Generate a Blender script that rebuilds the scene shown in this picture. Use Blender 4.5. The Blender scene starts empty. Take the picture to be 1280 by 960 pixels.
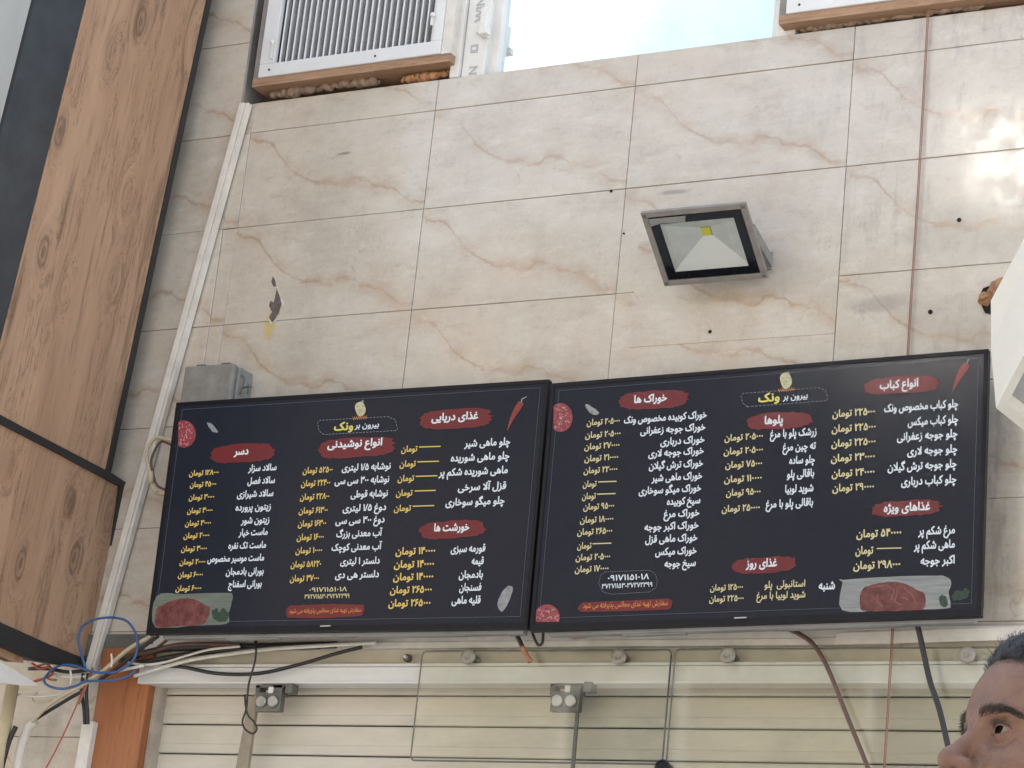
import bpy, bmesh, math, random
import numpy as np
from mathutils import Vector, Matrix, Quaternion
R_ = math.radians
random.seed(7); rng = np.random.default_rng(7)
sc = bpy.context.scene
col = sc.collection

# ------------------------------------------------------------------ camera, sky, sun, exposure
FPX = 3219.37                                   # focal length in pixels of a 1280 px wide frame
CAM = Vector((4.03387, -5.45454, 1.15))
RT = Vector((0.88001, 0.46518, 0.09997)); yaw, pit, rol = .517695567, .301957225, .105013076
FW = Vector((-math.sin(yaw)*math.cos(pit), math.cos(yaw)*math.cos(pit), math.sin(pit)))
r0 = Vector((math.cos(yaw), math.sin(yaw), 0)); u0 = r0.cross(FW)
RT = r0*math.cos(rol)+u0*math.sin(rol); UP = -r0*math.sin(rol)+u0*math.cos(rol)
cd = bpy.data.cameras.new('camera'); cam = bpy.data.objects.new('camera', cd); col.objects.link(cam)
cd.sensor_width = 36; cd.lens = 36*FPX/1280; cd.clip_start = .05; cd.clip_end = 3000
mw = Matrix((RT, UP, -FW)).transposed().to_4x4(); mw.translation = CAM
cam.matrix_world = mw
sc.camera = cam

SUN_EL, SUN_AZ = 52, 12                         # degrees; azimuth from +Y (behind the facade) towards +X
w = bpy.data.worlds.new('World'); sc.world = w; w.use_nodes = True
nt = w.node_tree; bg = nt.nodes['Background']
sky = nt.nodes.new('ShaderNodeTexSky'); sky.sky_type = 'NISHITA'; sky.sun_disc = False
sky.sun_elevation = R_(SUN_EL); sky.sun_rotation = R_(SUN_AZ); sky.air_density = 1.0; sky.dust_density = 2.0; sky.ozone_density = 1.0
tcw = nt.nodes.new('ShaderNodeTexCoord'); cl = nt.nodes.new('ShaderNodeTexNoise'); cl.inputs['Scale'].default_value = 2.6; cl.inputs['Detail'].default_value = 7; cl.inputs['Roughness'].default_value = .6
nt.links.new(tcw.outputs['Generated'], cl.inputs['Vector']); cr = nt.nodes.new('ShaderNodeMapRange'); cr.interpolation_type = 'SMOOTHSTEP'; nt.links.new(cl.outputs['Fac'], cr.inputs[0])
cr.inputs[1].default_value = .40; cr.inputs[2].default_value = .68; cr.inputs[3].default_value = .22; cr.inputs[4].default_value = .9
cm = nt.nodes.new('ShaderNodeMix'); cm.data_type = 'RGBA'; nt.links.new(cr.outputs[0], cm.inputs[0]); nt.links.new(sky.outputs[0], cm.inputs[6]); cm.inputs[7].default_value = (4.3, 4.8, 5.2, 1)
nt.links.new(cm.outputs[2], bg.inputs[0]); bg.inputs[1].default_value = .12
sl = bpy.data.lights.new('sun', 'SUN'); so = bpy.data.objects.new('sun', sl); col.objects.link(so)
sl.energy = 4.5; sl.angle = R_(.5); sl.color = (1, .93, .82)
sd = Vector((math.sin(R_(SUN_AZ))*math.cos(R_(SUN_EL)), math.cos(R_(SUN_AZ))*math.cos(R_(SUN_EL)), math.sin(R_(SUN_EL))))
so.rotation_euler = (-sd).to_track_quat('-Z', 'Y').to_euler()
sc.view_settings.view_transform = 'Standard'; sc.view_settings.look = 'None'
sc.cycles.blur_glossy = 0.0
sc.view_settings.exposure = 1.86; sc.view_settings.gamma = 1

# ------------------------------------------------------------------ helpers
def ray(px, py): return FW + RT*((px-640)/FPX) - UP*((py-480)/FPX)
def onY(px, py, y=0.):                          # the point of the plane y = const seen at a pixel
    d = ray(px, py); return CAM + d*((y-CAM.y)/d.y)
def onZ(px, py, z):
    d = ray(px, py); return CAM + d*((z-CAM.z)/d.z)
def onP(px, py, o, n):
    d = ray(px, py); return CAM + d*((o-CAM).dot(n)/d.dot(n))
def at(px, py, dist): return CAM + ray(px, py).normalized()*dist

def tag(o, label=None, cat=None, group=None, kind=None):
    if label: o['label'] = label
    if cat: o['category'] = cat
    if group: o['group'] = group
    if kind: o['kind'] = kind
    return o
def empty(name, loc, label, cat, group=None):
    o = bpy.data.objects.new(name, None); col.objects.link(o); o.location = loc; o.empty_display_size = .05
    return tag(o, label, cat, group)

class MB:
    """collects shapes in world space; build() links them as one mesh object"""
    def __init__(s): s.v = []; s.f = []; s.uv = []; s.mi = []; s.sm = []
    def add(s, vs, fs, mi=0, smooth=False, uvs=None):
        b = len(s.v); s.v += [tuple(p) for p in vs]
        for k, f in enumerate(fs):
            s.f.append([b+i for i in f]); s.mi.append(mi); s.sm.append(smooth)
            s.uv.append(uvs[k] if uvs else None)
    def box(s, c, sx, sy, sz, M=None, mi=0, bev=0.):
        X, Y, Z = (M.col[0], M.col[1], M.col[2]) if M else (Vector((1,0,0)), Vector((0,1,0)), Vector((0,0,1)))
        c = Vector(c)
        if bev <= 0:
            vs = [c+X*(a*sx/2)+Y*(b*sy/2)+Z*(d*sz/2) for a in (-1,1) for b in (-1,1) for d in (-1,1)]
            s.add(vs, [(0,1,3,2),(4,6,7,5),(0,4,5,1),(2,3,7,6),(0,2,6,4),(1,5,7,3)], mi)
        else:
            bm = bmesh.new(); bmesh.ops.create_cube(bm, size=1)
            for v in bm.verts: v.co = Vector((v.co.x*sx, v.co.y*sy, v.co.z*sz))
            bmesh.ops.bevel(bm, geom=bm.edges[:], offset=bev, segments=2, profile=.6, affect='EDGES')
            bm.verts.index_update()
            s.add([c+X*v.co.x+Y*v.co.y+Z*v.co.z for v in bm.verts], [[v.index for v in f.verts] for f in bm.faces], mi)
            bm.free()
    def lim(s, x0, x1, y0, y1, z0, z1, mi=0, bev=0.):
        s.box(((x0+x1)/2, (y0+y1)/2, (z0+z1)/2), x1-x0, y1-y0, z1-z0, None, mi, bev)
    def prism(s, poly, ext, mi=0):              # closed polygon pushed along a vector
        n = len(poly); poly = [Vector(p) for p in poly]; ext = Vector(ext)
        s.add(poly+[p+ext for p in poly], [list(range(n))[::-1], [n+i for i in range(n)]]+[(i, (i+1) % n, n+(i+1) % n, n+i) for i in range(n)], mi)
    def tube(s, pts, r, n=8, mi=0, smoothing=6, flat=1.0):
        P = [Vector(p) for p in pts]
        if smoothing and len(P) > 2:
            Q = [P[0]*2-P[1]]+P+[P[-1]*2-P[-2]]; O = []
            for i in range(1, len(Q)-2):
                for k in range(smoothing):
                    t = k/smoothing; a, b, c, d = Q[i-1:i+3]
                    O.append(.5*((2*b)+(c-a)*t+(2*a-5*b+4*c-d)*t*t+(3*b-a-3*c+d)*t**3))
            P = O+[P[-1]]
        rr = r if callable(r) else (lambda t: r)
        t0 = (P[1]-P[0]).normalized(); nrm = t0.orthogonal().normalized(); vs = []; fs = []
        for i, p in enumerate(P):
            t = (P[min(i+1, len(P)-1)]-P[max(i-1, 0)]).normalized()
            nrm = (nrm-t*nrm.dot(t)).normalized(); bn = t.cross(nrm); q = rr(i/(len(P)-1))
            for k in range(n):
                a = 2*math.pi*k/n; vs.append(p+nrm*(math.cos(a)*q)+bn*(math.sin(a)*q*flat))
        for i in range(len(P)-1):
            for k in range(n):
                fs.append((i*n+k, i*n+(k+1) % n, (i+1)*n+(k+1) % n, (i+1)*n+k))
        fs += [list(range(n))[::-1], [(len(P)-1)*n+k for k in range(n)]]
        s.add(vs, fs, mi, True)
    def lathe(s, c, axis, prof, n=20, mi=0, smooth=True):   # prof: list of (radius, height along axis)
        ax = Vector(axis).normalized(); a = ax.orthogonal().normalized(); b = ax.cross(a); c = Vector(c); vs = []; fs = []
        for r, h in prof:
            for k in range(n):
                t = 2*math.pi*k/n; vs.append(c+ax*h+a*(math.cos(t)*r)+b*(math.sin(t)*r))
        for i in range(len(prof)-1):
            for k in range(n): fs.append((i*n+k, i*n+(k+1) % n, (i+1)*n+(k+1) % n, (i+1)*n+k))
        s.add(vs, fs, mi, smooth)
        s.add(vs[:n], [list(range(n))[::-1]], mi); s.add(vs[-n:], [list(range(n))], mi)
    def ball(s, c, r, mi=0, sub=2, jit=0., M=None):
        bm = bmesh.new(); bmesh.ops.create_icosphere(bm, subdivisions=sub, radius=1); bm.verts.index_update()
        r = Vector((r, r, r)) if isinstance(r, (int, float)) else Vector(r); vs = []
        for v in bm.verts:
            k = 1+random.uniform(-jit, jit); p = Vector((v.co.x*r.x*k, v.co.y*r.y*k, v.co.z*r.z*k))
            vs.append(Vector(c)+(M@p if M else p))
        s.add(vs, [[v.index for v in f.verts] for f in bm.faces], mi, True); bm.free()
    def build(s, name, mats, parent=None, label=None):
        me = bpy.data.meshes.new(name)
        off = parent_world(parent) if parent else Vector((0,0,0))
        me.from_pydata([tuple(Vector(p)-off) for p in s.v], [], s.f)
        for m in (mats if isinstance(mats, (list, tuple)) else [mats]): me.materials.append(m)
        me.polygons.foreach_set('material_index', s.mi); me.polygons.foreach_set('use_smooth', s.sm)
        if any(u for u in s.uv):
            l = me.uv_layers.new(name='UVMap'); i = 0
            for f, u in zip(s.f, s.uv):
                for k in range(len(f)):
                    if u: l.data[i].uv = u[k]
                    i += 1
        me.update()
        o = bpy.data.objects.new(name, me); col.objects.link(o)
        if parent: o.parent = parent
        if label: o['label'] = label
        return o
def parent_world(o):
    p = Vector((0,0,0))
    while o is not None: p = p+Vector(o.location); o = o.parent
    return p

# ------------------------------------------------------------------ materials
def mat(name, c, rough=.5, metal=0., var=.12, scale=14, bump=0., bscale=60, c2=None, emit=0., spec=.5, coat=0., stretch=(1,1,1), sss=0.):
    m = bpy.data.materials.new(name); m.use_nodes = True; t = m.node_tree; N = t.nodes; L = t.links
    b = N['Principled BSDF']; b.inputs['Roughness'].default_value = rough; b.inputs['Metallic'].default_value = metal
    b.inputs['Specular IOR Level'].default_value = spec; b.inputs['Coat Weight'].default_value = coat
    tc = N.new('ShaderNodeTexCoord'); mp = N.new('ShaderNodeMapping'); mp.inputs['Scale'].default_value = stretch
    L.new(tc.outputs['Object'], mp.inputs[0])
    no = N.new('ShaderNodeTexNoise'); no.inputs['Scale'].default_value = scale; no.inputs['Detail'].default_value = 6; no.inputs['Roughness'].default_value = .65
    L.new(mp.outputs[0], no.inputs['Vector'])
    rp = N.new('ShaderNodeValToRGB'); rp.color_ramp.elements[0].position = .3; rp.color_ramp.elements[1].position = .7
    d = c2 or tuple(x*(1-var*2) for x in c)
    rp.color_ramp.elements[0].color = (*d, 1); rp.color_ramp.elements[1].color = (*c, 1)
    L.new(no.outputs['Fac'], rp.inputs[0]); L.new(rp.outputs[0], b.inputs['Base Color'])
    if sss:
        b.inputs['Subsurface Weight'].default_value = sss; b.inputs['Subsurface Radius'].default_value = (1, .35, .2); b.inputs['Subsurface Scale'].default_value = .008
    if emit: L.new(rp.outputs[0], b.inputs['Emission Color']); b.inputs['Emission Strength'].default_value = emit
    if bump:
        n2 = N.new('ShaderNodeTexNoise'); n2.inputs['Scale'].default_value = bscale; n2.inputs['Detail'].default_value = 4
        L.new(mp.outputs[0], n2.inputs['Vector'])
        bp = N.new('ShaderNodeBump'); bp.inputs['Strength'].default_value = bump; bp.inputs['Distance'].default_value = .004
        L.new(n2.outputs['Fac'], bp.inputs['Height']); L.new(bp.outputs[0], b.inputs['Normal'])
    return m

def node(t, kind, **kw):
    n = t.nodes.new(kind)
    for k, v in kw.items():
        if isinstance(k, str) and hasattr(n, k): setattr(n, k, v)
    return n
def math_(t, op, a, b=None, clamp=False):
    n = t.nodes.new('ShaderNodeMath'); n.operation = op; n.use_clamp = clamp
    for i, x in enumerate((a, b)):
        if x is None: continue
        if isinstance(x, (int, float)): n.inputs[i].default_value = x
        else: t.links.new(x, n.inputs[i])
    return n.outputs[0]
def mixc(t, f, a, b, mode='MIX'):
    n = t.nodes.new('ShaderNodeMix'); n.data_type = 'RGBA'; n.blend_type = mode
    for i, x in ((0, f), (6, a), (7, b)):
        if isinstance(x, (int, float)): n.inputs[i].default_value = x
        elif isinstance(x, tuple): n.inputs[i].default_value = (*x, 1)
        else: t.links.new(x, n.inputs[i])
    return n.outputs[2]
def noise(t, vec, scale, detail=4, rough=.6):
    n = t.nodes.new('ShaderNodeTexNoise'); n.inputs['Scale'].default_value = scale; n.inputs['Detail'].default_value = detail; n.inputs['Roughness'].default_value = rough
    t.links.new(vec, n.inputs['Vector']); return n.outputs['Fac']
def rampf(t, x, a, b):
    n = t.nodes.new('ShaderNodeMapRange'); n.interpolation_type = 'SMOOTHSTEP'
    t.links.new(x, n.inputs[0]); n.inputs[1].default_value = a; n.inputs[2].default_value = b; return n.outputs[0]

def tile_material():
    m = bpy.data.materials.new('marble_print_tile'); m.use_nodes = True; t = m.node_tree; L = t.links; b = t.nodes['Principled BSDF']
    tc = t.nodes.new('ShaderNodeTexCoord'); P = tc.outputs['Object']; uv = t.nodes.new('ShaderNodeUVMap').outputs[0]
    sp = t.nodes.new('ShaderNodeSeparateXYZ'); L.new(uv, sp.inputs[0]); u, v = sp.outputs[0], sp.outputs[1]
    geo_ = t.nodes.new('ShaderNodeNewGeometry'); isl = geo_.outputs['Random Per Island']
    wob = noise(t, uv, 9, 6, .7); wob2 = noise(t, uv, 2.2, 5)
    fc = t.nodes.new('ShaderNodeFloatCurve'); cu = fc.mapping.curves[0]
    pts = [(0,.93),(.06,.9),(.13,.84),(.17,.74),(.29,.51),(.41,.39),(.49,.36),(.56,.325),(.61,.37),(.67,.36),(.72,.3),(.79,.27),(.9,.13),(.94,.08),(1,.06)]
    cu.points[0].location = pts[0]; cu.points[1].location = pts[-1]
    for p in pts[1:-1]: cu.points.new(*p)
    fc.mapping.update(); L.new(u, fc.inputs['Value'])
    dv = math_(t, 'SUBTRACT', v, fc.outputs[0]); dv = math_(t, 'ADD', dv, math_(t, 'MULTIPLY', math_(t, 'SUBTRACT', isl, .5), .05)); dv = math_(t, 'ADD', dv, math_(t, 'MULTIPLY', math_(t, 'SUBTRACT', wob, .5), .16))
    ad = math_(t, 'ABSOLUTE', dv)
    core = rampf(t, ad, .028, .0); halo = rampf(t, ad, .16, .0)
    below = rampf(t, dv, .02, -.3)                                   # a faint smear hangs on the lower side of the vein
    patch = rampf(t, noise(t, uv, 4, 4), .35, .62)
    base = mixc(t, rampf(t, noise(t, P, 3.2, 7, .68), .3, .72), (.43, .38, .32), (.545, .50, .437))
    base = mixc(t, math_(t, 'MULTIPLY', rampf(t, wob2, .45, .75), .5), base, (.60, .56, .50))
    base = mixc(t, math_(t, 'MULTIPLY', rampf(t, noise(t, P, 1.1, 3), .5, .75), .3), base, (.50, .405, .32))
    base = mixc(t, math_(t, 'MULTIPLY', math_(t, 'MULTIPLY', halo, patch), math_(t, 'ADD', math_(t, 'MULTIPLY', isl, .35), .30)), base, (.38, .27, .17))
    base = mixc(t, math_(t, 'MULTIPLY', core, math_(t, 'MULTIPLY', rampf(t, noise(t, P, 7, 4), .3, .65), .62)), base, (.29, .18, .105))
    mq = t.nodes.new('ShaderNodeMapping'); mq.inputs['Rotation'].default_value = (0, R_(38), 0); mq.inputs['Scale'].default_value = (1, 1, 2.6); L.new(P, mq.inputs[0])
    st1 = noise(t, mq.outputs[0], 9, 9, .74)
    base = mixc(t, math_(t, 'MULTIPLY', rampf(t, st1, .50, .68), .45), base, (.63, .59, .53))
    base = mixc(t, math_(t, 'MULTIPLY', rampf(t, st1, .48, .33), .42), base, (.34, .275, .215))
    base = mixc(t, math_(t, 'MULTIPLY', rampf(t, noise(t, P, 24, 8, .75), .52, .70), .30), base, (.36, .29, .225))
    # hairline craquelure and grime
    vo = t.nodes.new('ShaderNodeTexVoronoi'); vo.feature = 'DISTANCE_TO_EDGE'; vo.inputs['Scale'].default_value = 9
    wv = t.nodes.new('ShaderNodeVectorMath'); wv.operation = 'ADD'; L.new(P, wv.inputs[0])
    nn = t.nodes.new('ShaderNodeTexNoise'); nn.inputs['Scale'].default_value = 5; L.new(P, nn.inputs['Vector']); sc_ = t.nodes.new('ShaderNodeVectorMath'); sc_.operation = 'SCALE'; sc_.inputs[3].default_value = .35
    L.new(nn.outputs['Color'], sc_.inputs[0]); L.new(sc_.outputs[0], wv.inputs[1]); L.new(wv.outputs[0], vo.inputs['Vector'])
    base = mixc(t, math_(t, 'MULTIPLY', rampf(t, vo.outputs['Distance'], .03, 0), .06), base, (.62, .55, .45))
    base = mixc(t, math_(t, 'MULTIPLY', rampf(t, noise(t, P, 45, 5, .7), .55, .75), .18), base, (.3, .25, .2))
    spk = rampf(t, noise(t, P, 160, 2), .74, .8)
    base = mixc(t, math_(t, 'MULTIPLY', spk, .35), base, (.16, .12, .09))
    n60 = noise(t, P, 70, 6, .8)
    base = mixc(t, math_(t, 'MULTIPLY', rampf(t, n60, .54, .70), .30), base, (.66, .62, .57)); base = mixc(t, math_(t, 'MULTIPLY', rampf(t, n60, .44, .30), .38), base, (.27, .215, .17))
    v2 = t.nodes.new('ShaderNodeTexVoronoi'); v2.feature = 'DISTANCE_TO_EDGE'; v2.inputs['Scale'].default_value = 15; L.new(wv.outputs[0], v2.inputs['Vector'])
    ck = math_(t, 'MULTIPLY', rampf(t, v2.outputs['Distance'], .022, 0), rampf(t, noise(t, P, 6, 5, .7), .54, .68))
    base = mixc(t, math_(t, 'MULTIPLY', ck, .45), base, (.26, .17, .105))
    base = mixc(t, math_(t, 'MULTIPLY', rampf(t, noise(t, P, 1.7, 4, .6), .48, .70), .30), base, (.52, .385, .29))
    mg = t.nodes.new('ShaderNodeMapping'); mg.inputs['Scale'].default_value = (1, 1, .22); L.new(P, mg.inputs[0])
    sx_ = t.nodes.new('ShaderNodeSeparateXYZ'); L.new(P, sx_.inputs[0])
    gr_ = math_(t, 'MULTIPLY', rampf(t, noise(t, mg.outputs[0], 20, 7, .7), .50, .70), math_(t, 'ADD', math_(t, 'MULTIPLY', rampf(t, sx_.outputs[0], 1.55, 2.15), .45), .10))
    base = mixc(t, gr_, base, (.23, .205, .185))
    # stains with a place of their own: yellow run under the chip, sooty marks at the right
    px = t.nodes.new('ShaderNodeSeparateXYZ'); L.new(P, px.inputs[0])
    def blob(cx, cz, rx, rz, k=.5):
        a = math_(t, 'DIVIDE', math_(t, 'SUBTRACT', px.outputs[0], cx), rx); c = math_(t, 'DIVIDE', math_(t, 'SUBTRACT', px.outputs[2], cz), rz)
        d = math_(t, 'SQRT', math_(t, 'ADD', math_(t, 'MULTIPLY', a, a), math_(t, 'MULTIPLY', c, c)))
        d = math_(t, 'ADD', d, math_(t, 'MULTIPLY', math_(t, 'SUBTRACT', noise(t, P, 28, 5, .7), .5), 2.2*k))
        return rampf(t, d, 1.1, .3)
    s = onY(337, 408)
    base = mixc(t, math_(t, 'MULTIPLY', blob(s.x, s.z, .022, .05), .75), base, (.52, .40, .08))
    s = onY(1262, 252); base = mixc(t, math_(t, 'MULTIPLY', blob(s.x, s.z, .07, .022), .85), base, (.09, .085, .085))
    s = onY(1100, 380); base = mixc(t, math_(t, 'MULTIPLY', blob(s.x, s.z, .10, .028), .45), base, (.17, .15, .14))
    s = onY(1230, 290); base = mixc(t, math_(t, 'MULTIPLY', blob(s.x, s.z, .25, .10), .3), base, (.22, .21, .20))
    s = onY(1190, 400); base = mixc(t, math_(t, 'MULTIPLY', blob(s.x, s.z, .22, .08), .25), base, (.24, .19, .16))
    s = onY(843, 240); base = mixc(t, math_(t, 'MULTIPLY', blob(s.x, s.z, .05, .008), .6), base, (.16, .14, .12))
    s = onY(430, 192); base = mixc(t, math_(t, 'MULTIPLY', blob(s.x, s.z, .03, .006), .6), base, (.14, .10, .07))
    base = mixc(t, math_(t, 'MULTIPLY', isl, .10), base, (.33, .30, .27))
    L.new(base, b.inputs['Base Color'])
    L.new(math_(t, 'ADD', math_(t, 'MULTIPLY', rampf(t, noise(t, P, 10, 7, .7), .35, .75), .14), .085), b.inputs['Roughness'])
    b.inputs['Specular IOR Level'].default_value = .85
    bp = t.nodes.new('ShaderNodeBump'); bp.inputs['Strength'].default_value = .07; bp.inputs['Distance'].default_value = .004
    L.new(noise(t, P, 14, 3), bp.inputs['Height']); L.new(bp.outputs[0], b.inputs['Normal'])
    return m

def wood_material(name, a, bcol, dark, axis='Z', knots=True, scale=1.0, rough=.38):
    m = bpy.data.materials.new(name); m.use_nodes = True; t = m.node_tree; L = t.links; b = t.nodes['Principled BSDF']
    tc = t.nodes.new('ShaderNodeTexCoord'); P = tc.outputs['Object']
    mp = t.nodes.new('ShaderNodeMapping'); L.new(P, mp.inputs[0])
    mp.inputs['Scale'].default_value = {'Z': (1, 1, .05), 'X': (.06, 1, 1)}[axis]
    V = mp.outputs[0]
    if knots:                                    # swirl the grain round scattered knots
        mk = t.nodes.new('ShaderNodeMapping'); L.new(P, mk.inputs[0]); mk.inputs['Scale'].default_value = (1, 1, .42)
        vo = t.nodes.new('ShaderNodeTexVoronoi'); vo.voronoi_dimensions = '2D'; vo.inputs['Scale'].default_value = 5.5*scale; ks = t.nodes.new('ShaderNodeSeparateXYZ'); L.new(mk.outputs[0], ks.inputs[0]); kc = t.nodes.new('ShaderNodeCombineXYZ'); L.new(ks.outputs[1], kc.inputs[0]); L.new(ks.outputs[2], kc.inputs[1]); L.new(kc.outputs[0], vo.inputs['Vector'])
        kd = vo.outputs['Distance']
        sw = math_(t, 'MULTIPLY', rampf(t, kd, .34, .02), .05)
        cx = t.nodes.new('ShaderNodeCombineXYZ'); L.new(sw, cx.inputs[0]); L.new(sw, cx.inputs[1])
        ad = t.nodes.new('ShaderNodeVectorMath'); ad.operation = 'ADD'; L.new(V, ad.inputs[0]); L.new(cx.outputs[0], ad.inputs[1]); V = ad.outputs[0]
    g = noise(t, V, 19*scale, 9, .7); g2 = noise(t, V, 7*scale, 5, .6); g3 = noise(t, V, 90*scale, 4, .6)
    c = mixc(t, rampf(t, g2, .3, .7), bcol, a)
    c = mixc(t, math_(t, 'MULTIPLY', rampf(t, g, .52, .64), .8), c, tuple(x*.62 for x in bcol))
    c = mixc(t, math_(t, 'MULTIPLY', rampf(t, g, .45, .30), .4), c, tuple(min(1, x*1.25) for x in a))
    c = mixc(t, math_(t, 'MULTIPLY', rampf(t, g3, .5, .75), .3), c, dark)
    cr = noise(t, V, 11*scale, 9, .72)
    c = mixc(t, math_(t, 'MULTIPLY', rampf(t, math_(t, 'ABSOLUTE', math_(t, 'SUBTRACT', cr, .5)), .010, 0), .75), c, dark)
    if knots:
        kr = t.nodes.new('ShaderNodeSeparateColor'); L.new(vo.outputs['Color'], kr.inputs[0]); kd = math_(t, 'ADD', kd, math_(t, 'MULTIPLY', math_(t, 'SUBTRACT', noise(t, P, 60, 4), .5), .06)); ring = math_(t, 'SINE', math_(t, 'MULTIPLY', kd, 85))
        kk = math_(t, 'MULTIPLY', rampf(t, kd, .20, .07), math_(t, 'ADD', math_(t, 'MULTIPLY', ring, .35), .5))
        kk = math_(t, 'MULTIPLY', kk, rampf(t, kr.outputs[0], .40, .75)); c = mixc(t, math_(t, 'MULTIPLY', kk, .75), c, dark)
    L.new(c, b.inputs['Base Color'])
    L.new(math_(t, 'ADD', math_(t, 'MULTIPLY', g, .15), rough-.06), b.inputs['Roughness'])
    bp = t.nodes.new('ShaderNodeBump'); bp.inputs['Strength'].default_value = .25; bp.inputs['Distance'].default_value = .002
    L.new(g, bp.inputs['Height']); L.new(bp.outputs[0], b.inputs['Normal'])
    return m

def clear_glass(name, tint, gloss=.03):
    m = bpy.data.materials.new(name); m.use_nodes = True; t = m.node_tree; t.nodes.clear(); L = t.links
    o = t.nodes.new('ShaderNodeOutputMaterial'); tr = t.nodes.new('ShaderNodeBsdfTransparent'); gl = t.nodes.new('ShaderNodeBsdfGlossy')
    gl.inputs['Roughness'].default_value = gloss; fr = t.nodes.new('ShaderNodeFresnel'); fr.inputs[0].default_value = 1.45
    tc = t.nodes.new('ShaderNodeTexCoord'); d = rampf(t, noise(t, tc.outputs['Object'], 6, 6, .7), .4, .8)
    c = mixc(t, math_(t, 'MULTIPLY', d, .25), tint, tuple(x*.8 for x in tint)); L.new(c, tr.inputs[0])
    mx = t.nodes.new('ShaderNodeMixShader'); L.new(fr.outputs[0], mx.inputs[0]); L.new(tr.outputs[0], mx.inputs[1]); L.new(gl.outputs[0], mx.inputs[2]); L.new(mx.outputs[0], o.inputs[0])
    return m

M = {}
M['tile'] = tile_material()
M['joint'] = mat('tile_joint', (.50, .44, .37), .9, c2=(.20, .17, .14), scale=6, bump=.3)
M['grout'] = mat('grout', (.20, .17, .14), .9, var=.2, bump=.4)
M['plaster'] = mat('grey_plaster', (.30, .28, .265), .85, var=.2, scale=9, bump=.5)
M['wood'] = wood_material('wood_laminate', (.42, .265, .17), (.31, .185, .115), (.085, .046, .028))
M['woodlow'] = M['wood']
M['darkpanel'] = mat('anthracite_panel', (.042, .048, .056), .33, var=.22, scale=14, bump=.15, bscale=120)
M['lightpanel'] = mat('pale_grey_panel', (.42, .42, .41), .45, var=.08, scale=12, stretch=(1, 1, .1))
M['trim'] = mat('black_trim', (.022, .021, .022), .5, var=.2)
M['white'] = mat('white_pvc', (.70, .69, .66), .38, var=.06, scale=20)
M['dirtywhite'] = mat('grubby_white_plastic', (.70, .665, .61), .5, var=.12, scale=16, bump=.05)
M['alu'] = mat('white_coated_aluminium', (.66, .67, .66), .35, var=.05)
M['beam'] = mat('cream_painted_beam', (.55, .50, .40), .5, var=.12, scale=10, bump=.1)
M['slat'] = mat('cream_slat', (.60, .555, .475), .42, var=.09, scale=9, bump=.08, bscale=200, stretch=(.5, 1, 2))
M['orange_wood'] = wood_material('orange_laminate', (.36, .135, .05), (.29, .10, .036), (.16, .05, .02), knots=False, scale=.8, rough=.4)
M['black'] = mat('black_plastic', (.018, .018, .02), .42, var=.2)
M['bezel'] = mat('tv_bezel', (.010, .010, .013), .38, var=.1, spec=.18)
M['chin'] = mat('tv_grey_underside', (.26, .26, .265), .35, var=.2, scale=6)
M['chrome'] = mat('grey_metal', (.45, .44, .42), .35, metal=.7, var=.15)
M['capmetal'] = mat('brushed_cap', (.34, .32, .28), .5, metal=.25, var=.2, scale=40)
M['bracket'] = mat('dark_grey_metal', (.17, .17, .16), .45, metal=.3, var=.25)
M['jbox'] = mat('grey_sheet_metal', (.27, .265, .245), .45, var=.2, scale=18, bump=.06)
M['lampbody'] = mat('grey_cast_housing', (.27, .25, .235), .5, metal=.1, var=.15, scale=30)
M['lampblack'] = mat('black_glass_border', (.014, .016, .024), .2)
M['reflector'] = mat('silver_reflector', (.78, .80, .79), .35, metal=.1, var=.10, scale=25)
M['refl_lit'] = mat('lit_reflector_facet', (.92, .93, .93), .5, var=.02)  # paler copy for the bottom facet, skylight falling on it painted in
M['led'] = mat('yellow_phosphor', (.80, .74, .08), .4, var=.05)
M['lensglass'] = clear_glass('lens_glass', (.95, .97, .96), .05)
M['pane'] = clear_glass('green_glass', (.978, .988, .966), .04)
M['mirror'] = mat('reflective_window_glass', (.82, .88, .90), .03, metal=1, var=.01)
M['foam'] = mat('orange_expanding_foam', (.50, .26, .13), .8, var=.25, scale=30, bump=.6, bscale=90)
M['foamgrey'] = mat('aged_foam', (.34, .25, .19), .9, var=.25, scale=30, bump=.6, bscale=90)
M['batten'] = wood_material('raw_batten', (.40, .25, .16), (.32, .19, .12), (.12, .07, .04), 'X', knots=False, scale=2, rough=.7)
M['vane'] = mat('white_vane', (.66, .67, .68), .4, var=.05)
M['darkvane'] = mat('grey_back_vane', (.42, .43, .45), .5, var=.1)
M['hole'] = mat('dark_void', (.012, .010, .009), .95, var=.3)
M['cable_white'] = mat('white_cable', (.66, .63, .57), .5, var=.1)
M['cable_beige'] = mat('beige_cable', (.55, .47, .33), .5, var=.12)
M['cable_black'] = mat('black_cable', (.020, .018, .018), .45, var=.2)
M['cable_brown'] = mat('brown_cable', (.13, .068, .048), .5, var=.2)
M['cable_red'] = mat('red_cable', (.42, .075, .05), .5, var=.15)
M['cable_pink'] = mat('pinkish_cable', (.27, .125, .085), .5, var=.15)
M['cable_blue'] = mat('blue_cable', (.045, .115, .30), .45, var=.15)
M['copper'] = mat('orange_copper_tape', (.42, .19, .08), .5, var=.25, scale=60)
M['yellowpipe'] = mat('yellowed_pipe', (.52, .44, .29), .5, var=.12)
M['stickm'] = mat('weathered_beige', (.33, .28, .20), .6, var=.2)
M['chiprim'] = mat('crumbled_edge', (.62, .57, .50), .95, var=.2, scale=80, bump=.8)
M['chipm'] = mat('bare_mortar', (.15, .12, .11), .95, var=.25, scale=40, bump=.8)
M['sign_cream'] = mat('cream_box', (.78, .75, .68), .5, var=.05, scale=7)
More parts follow.
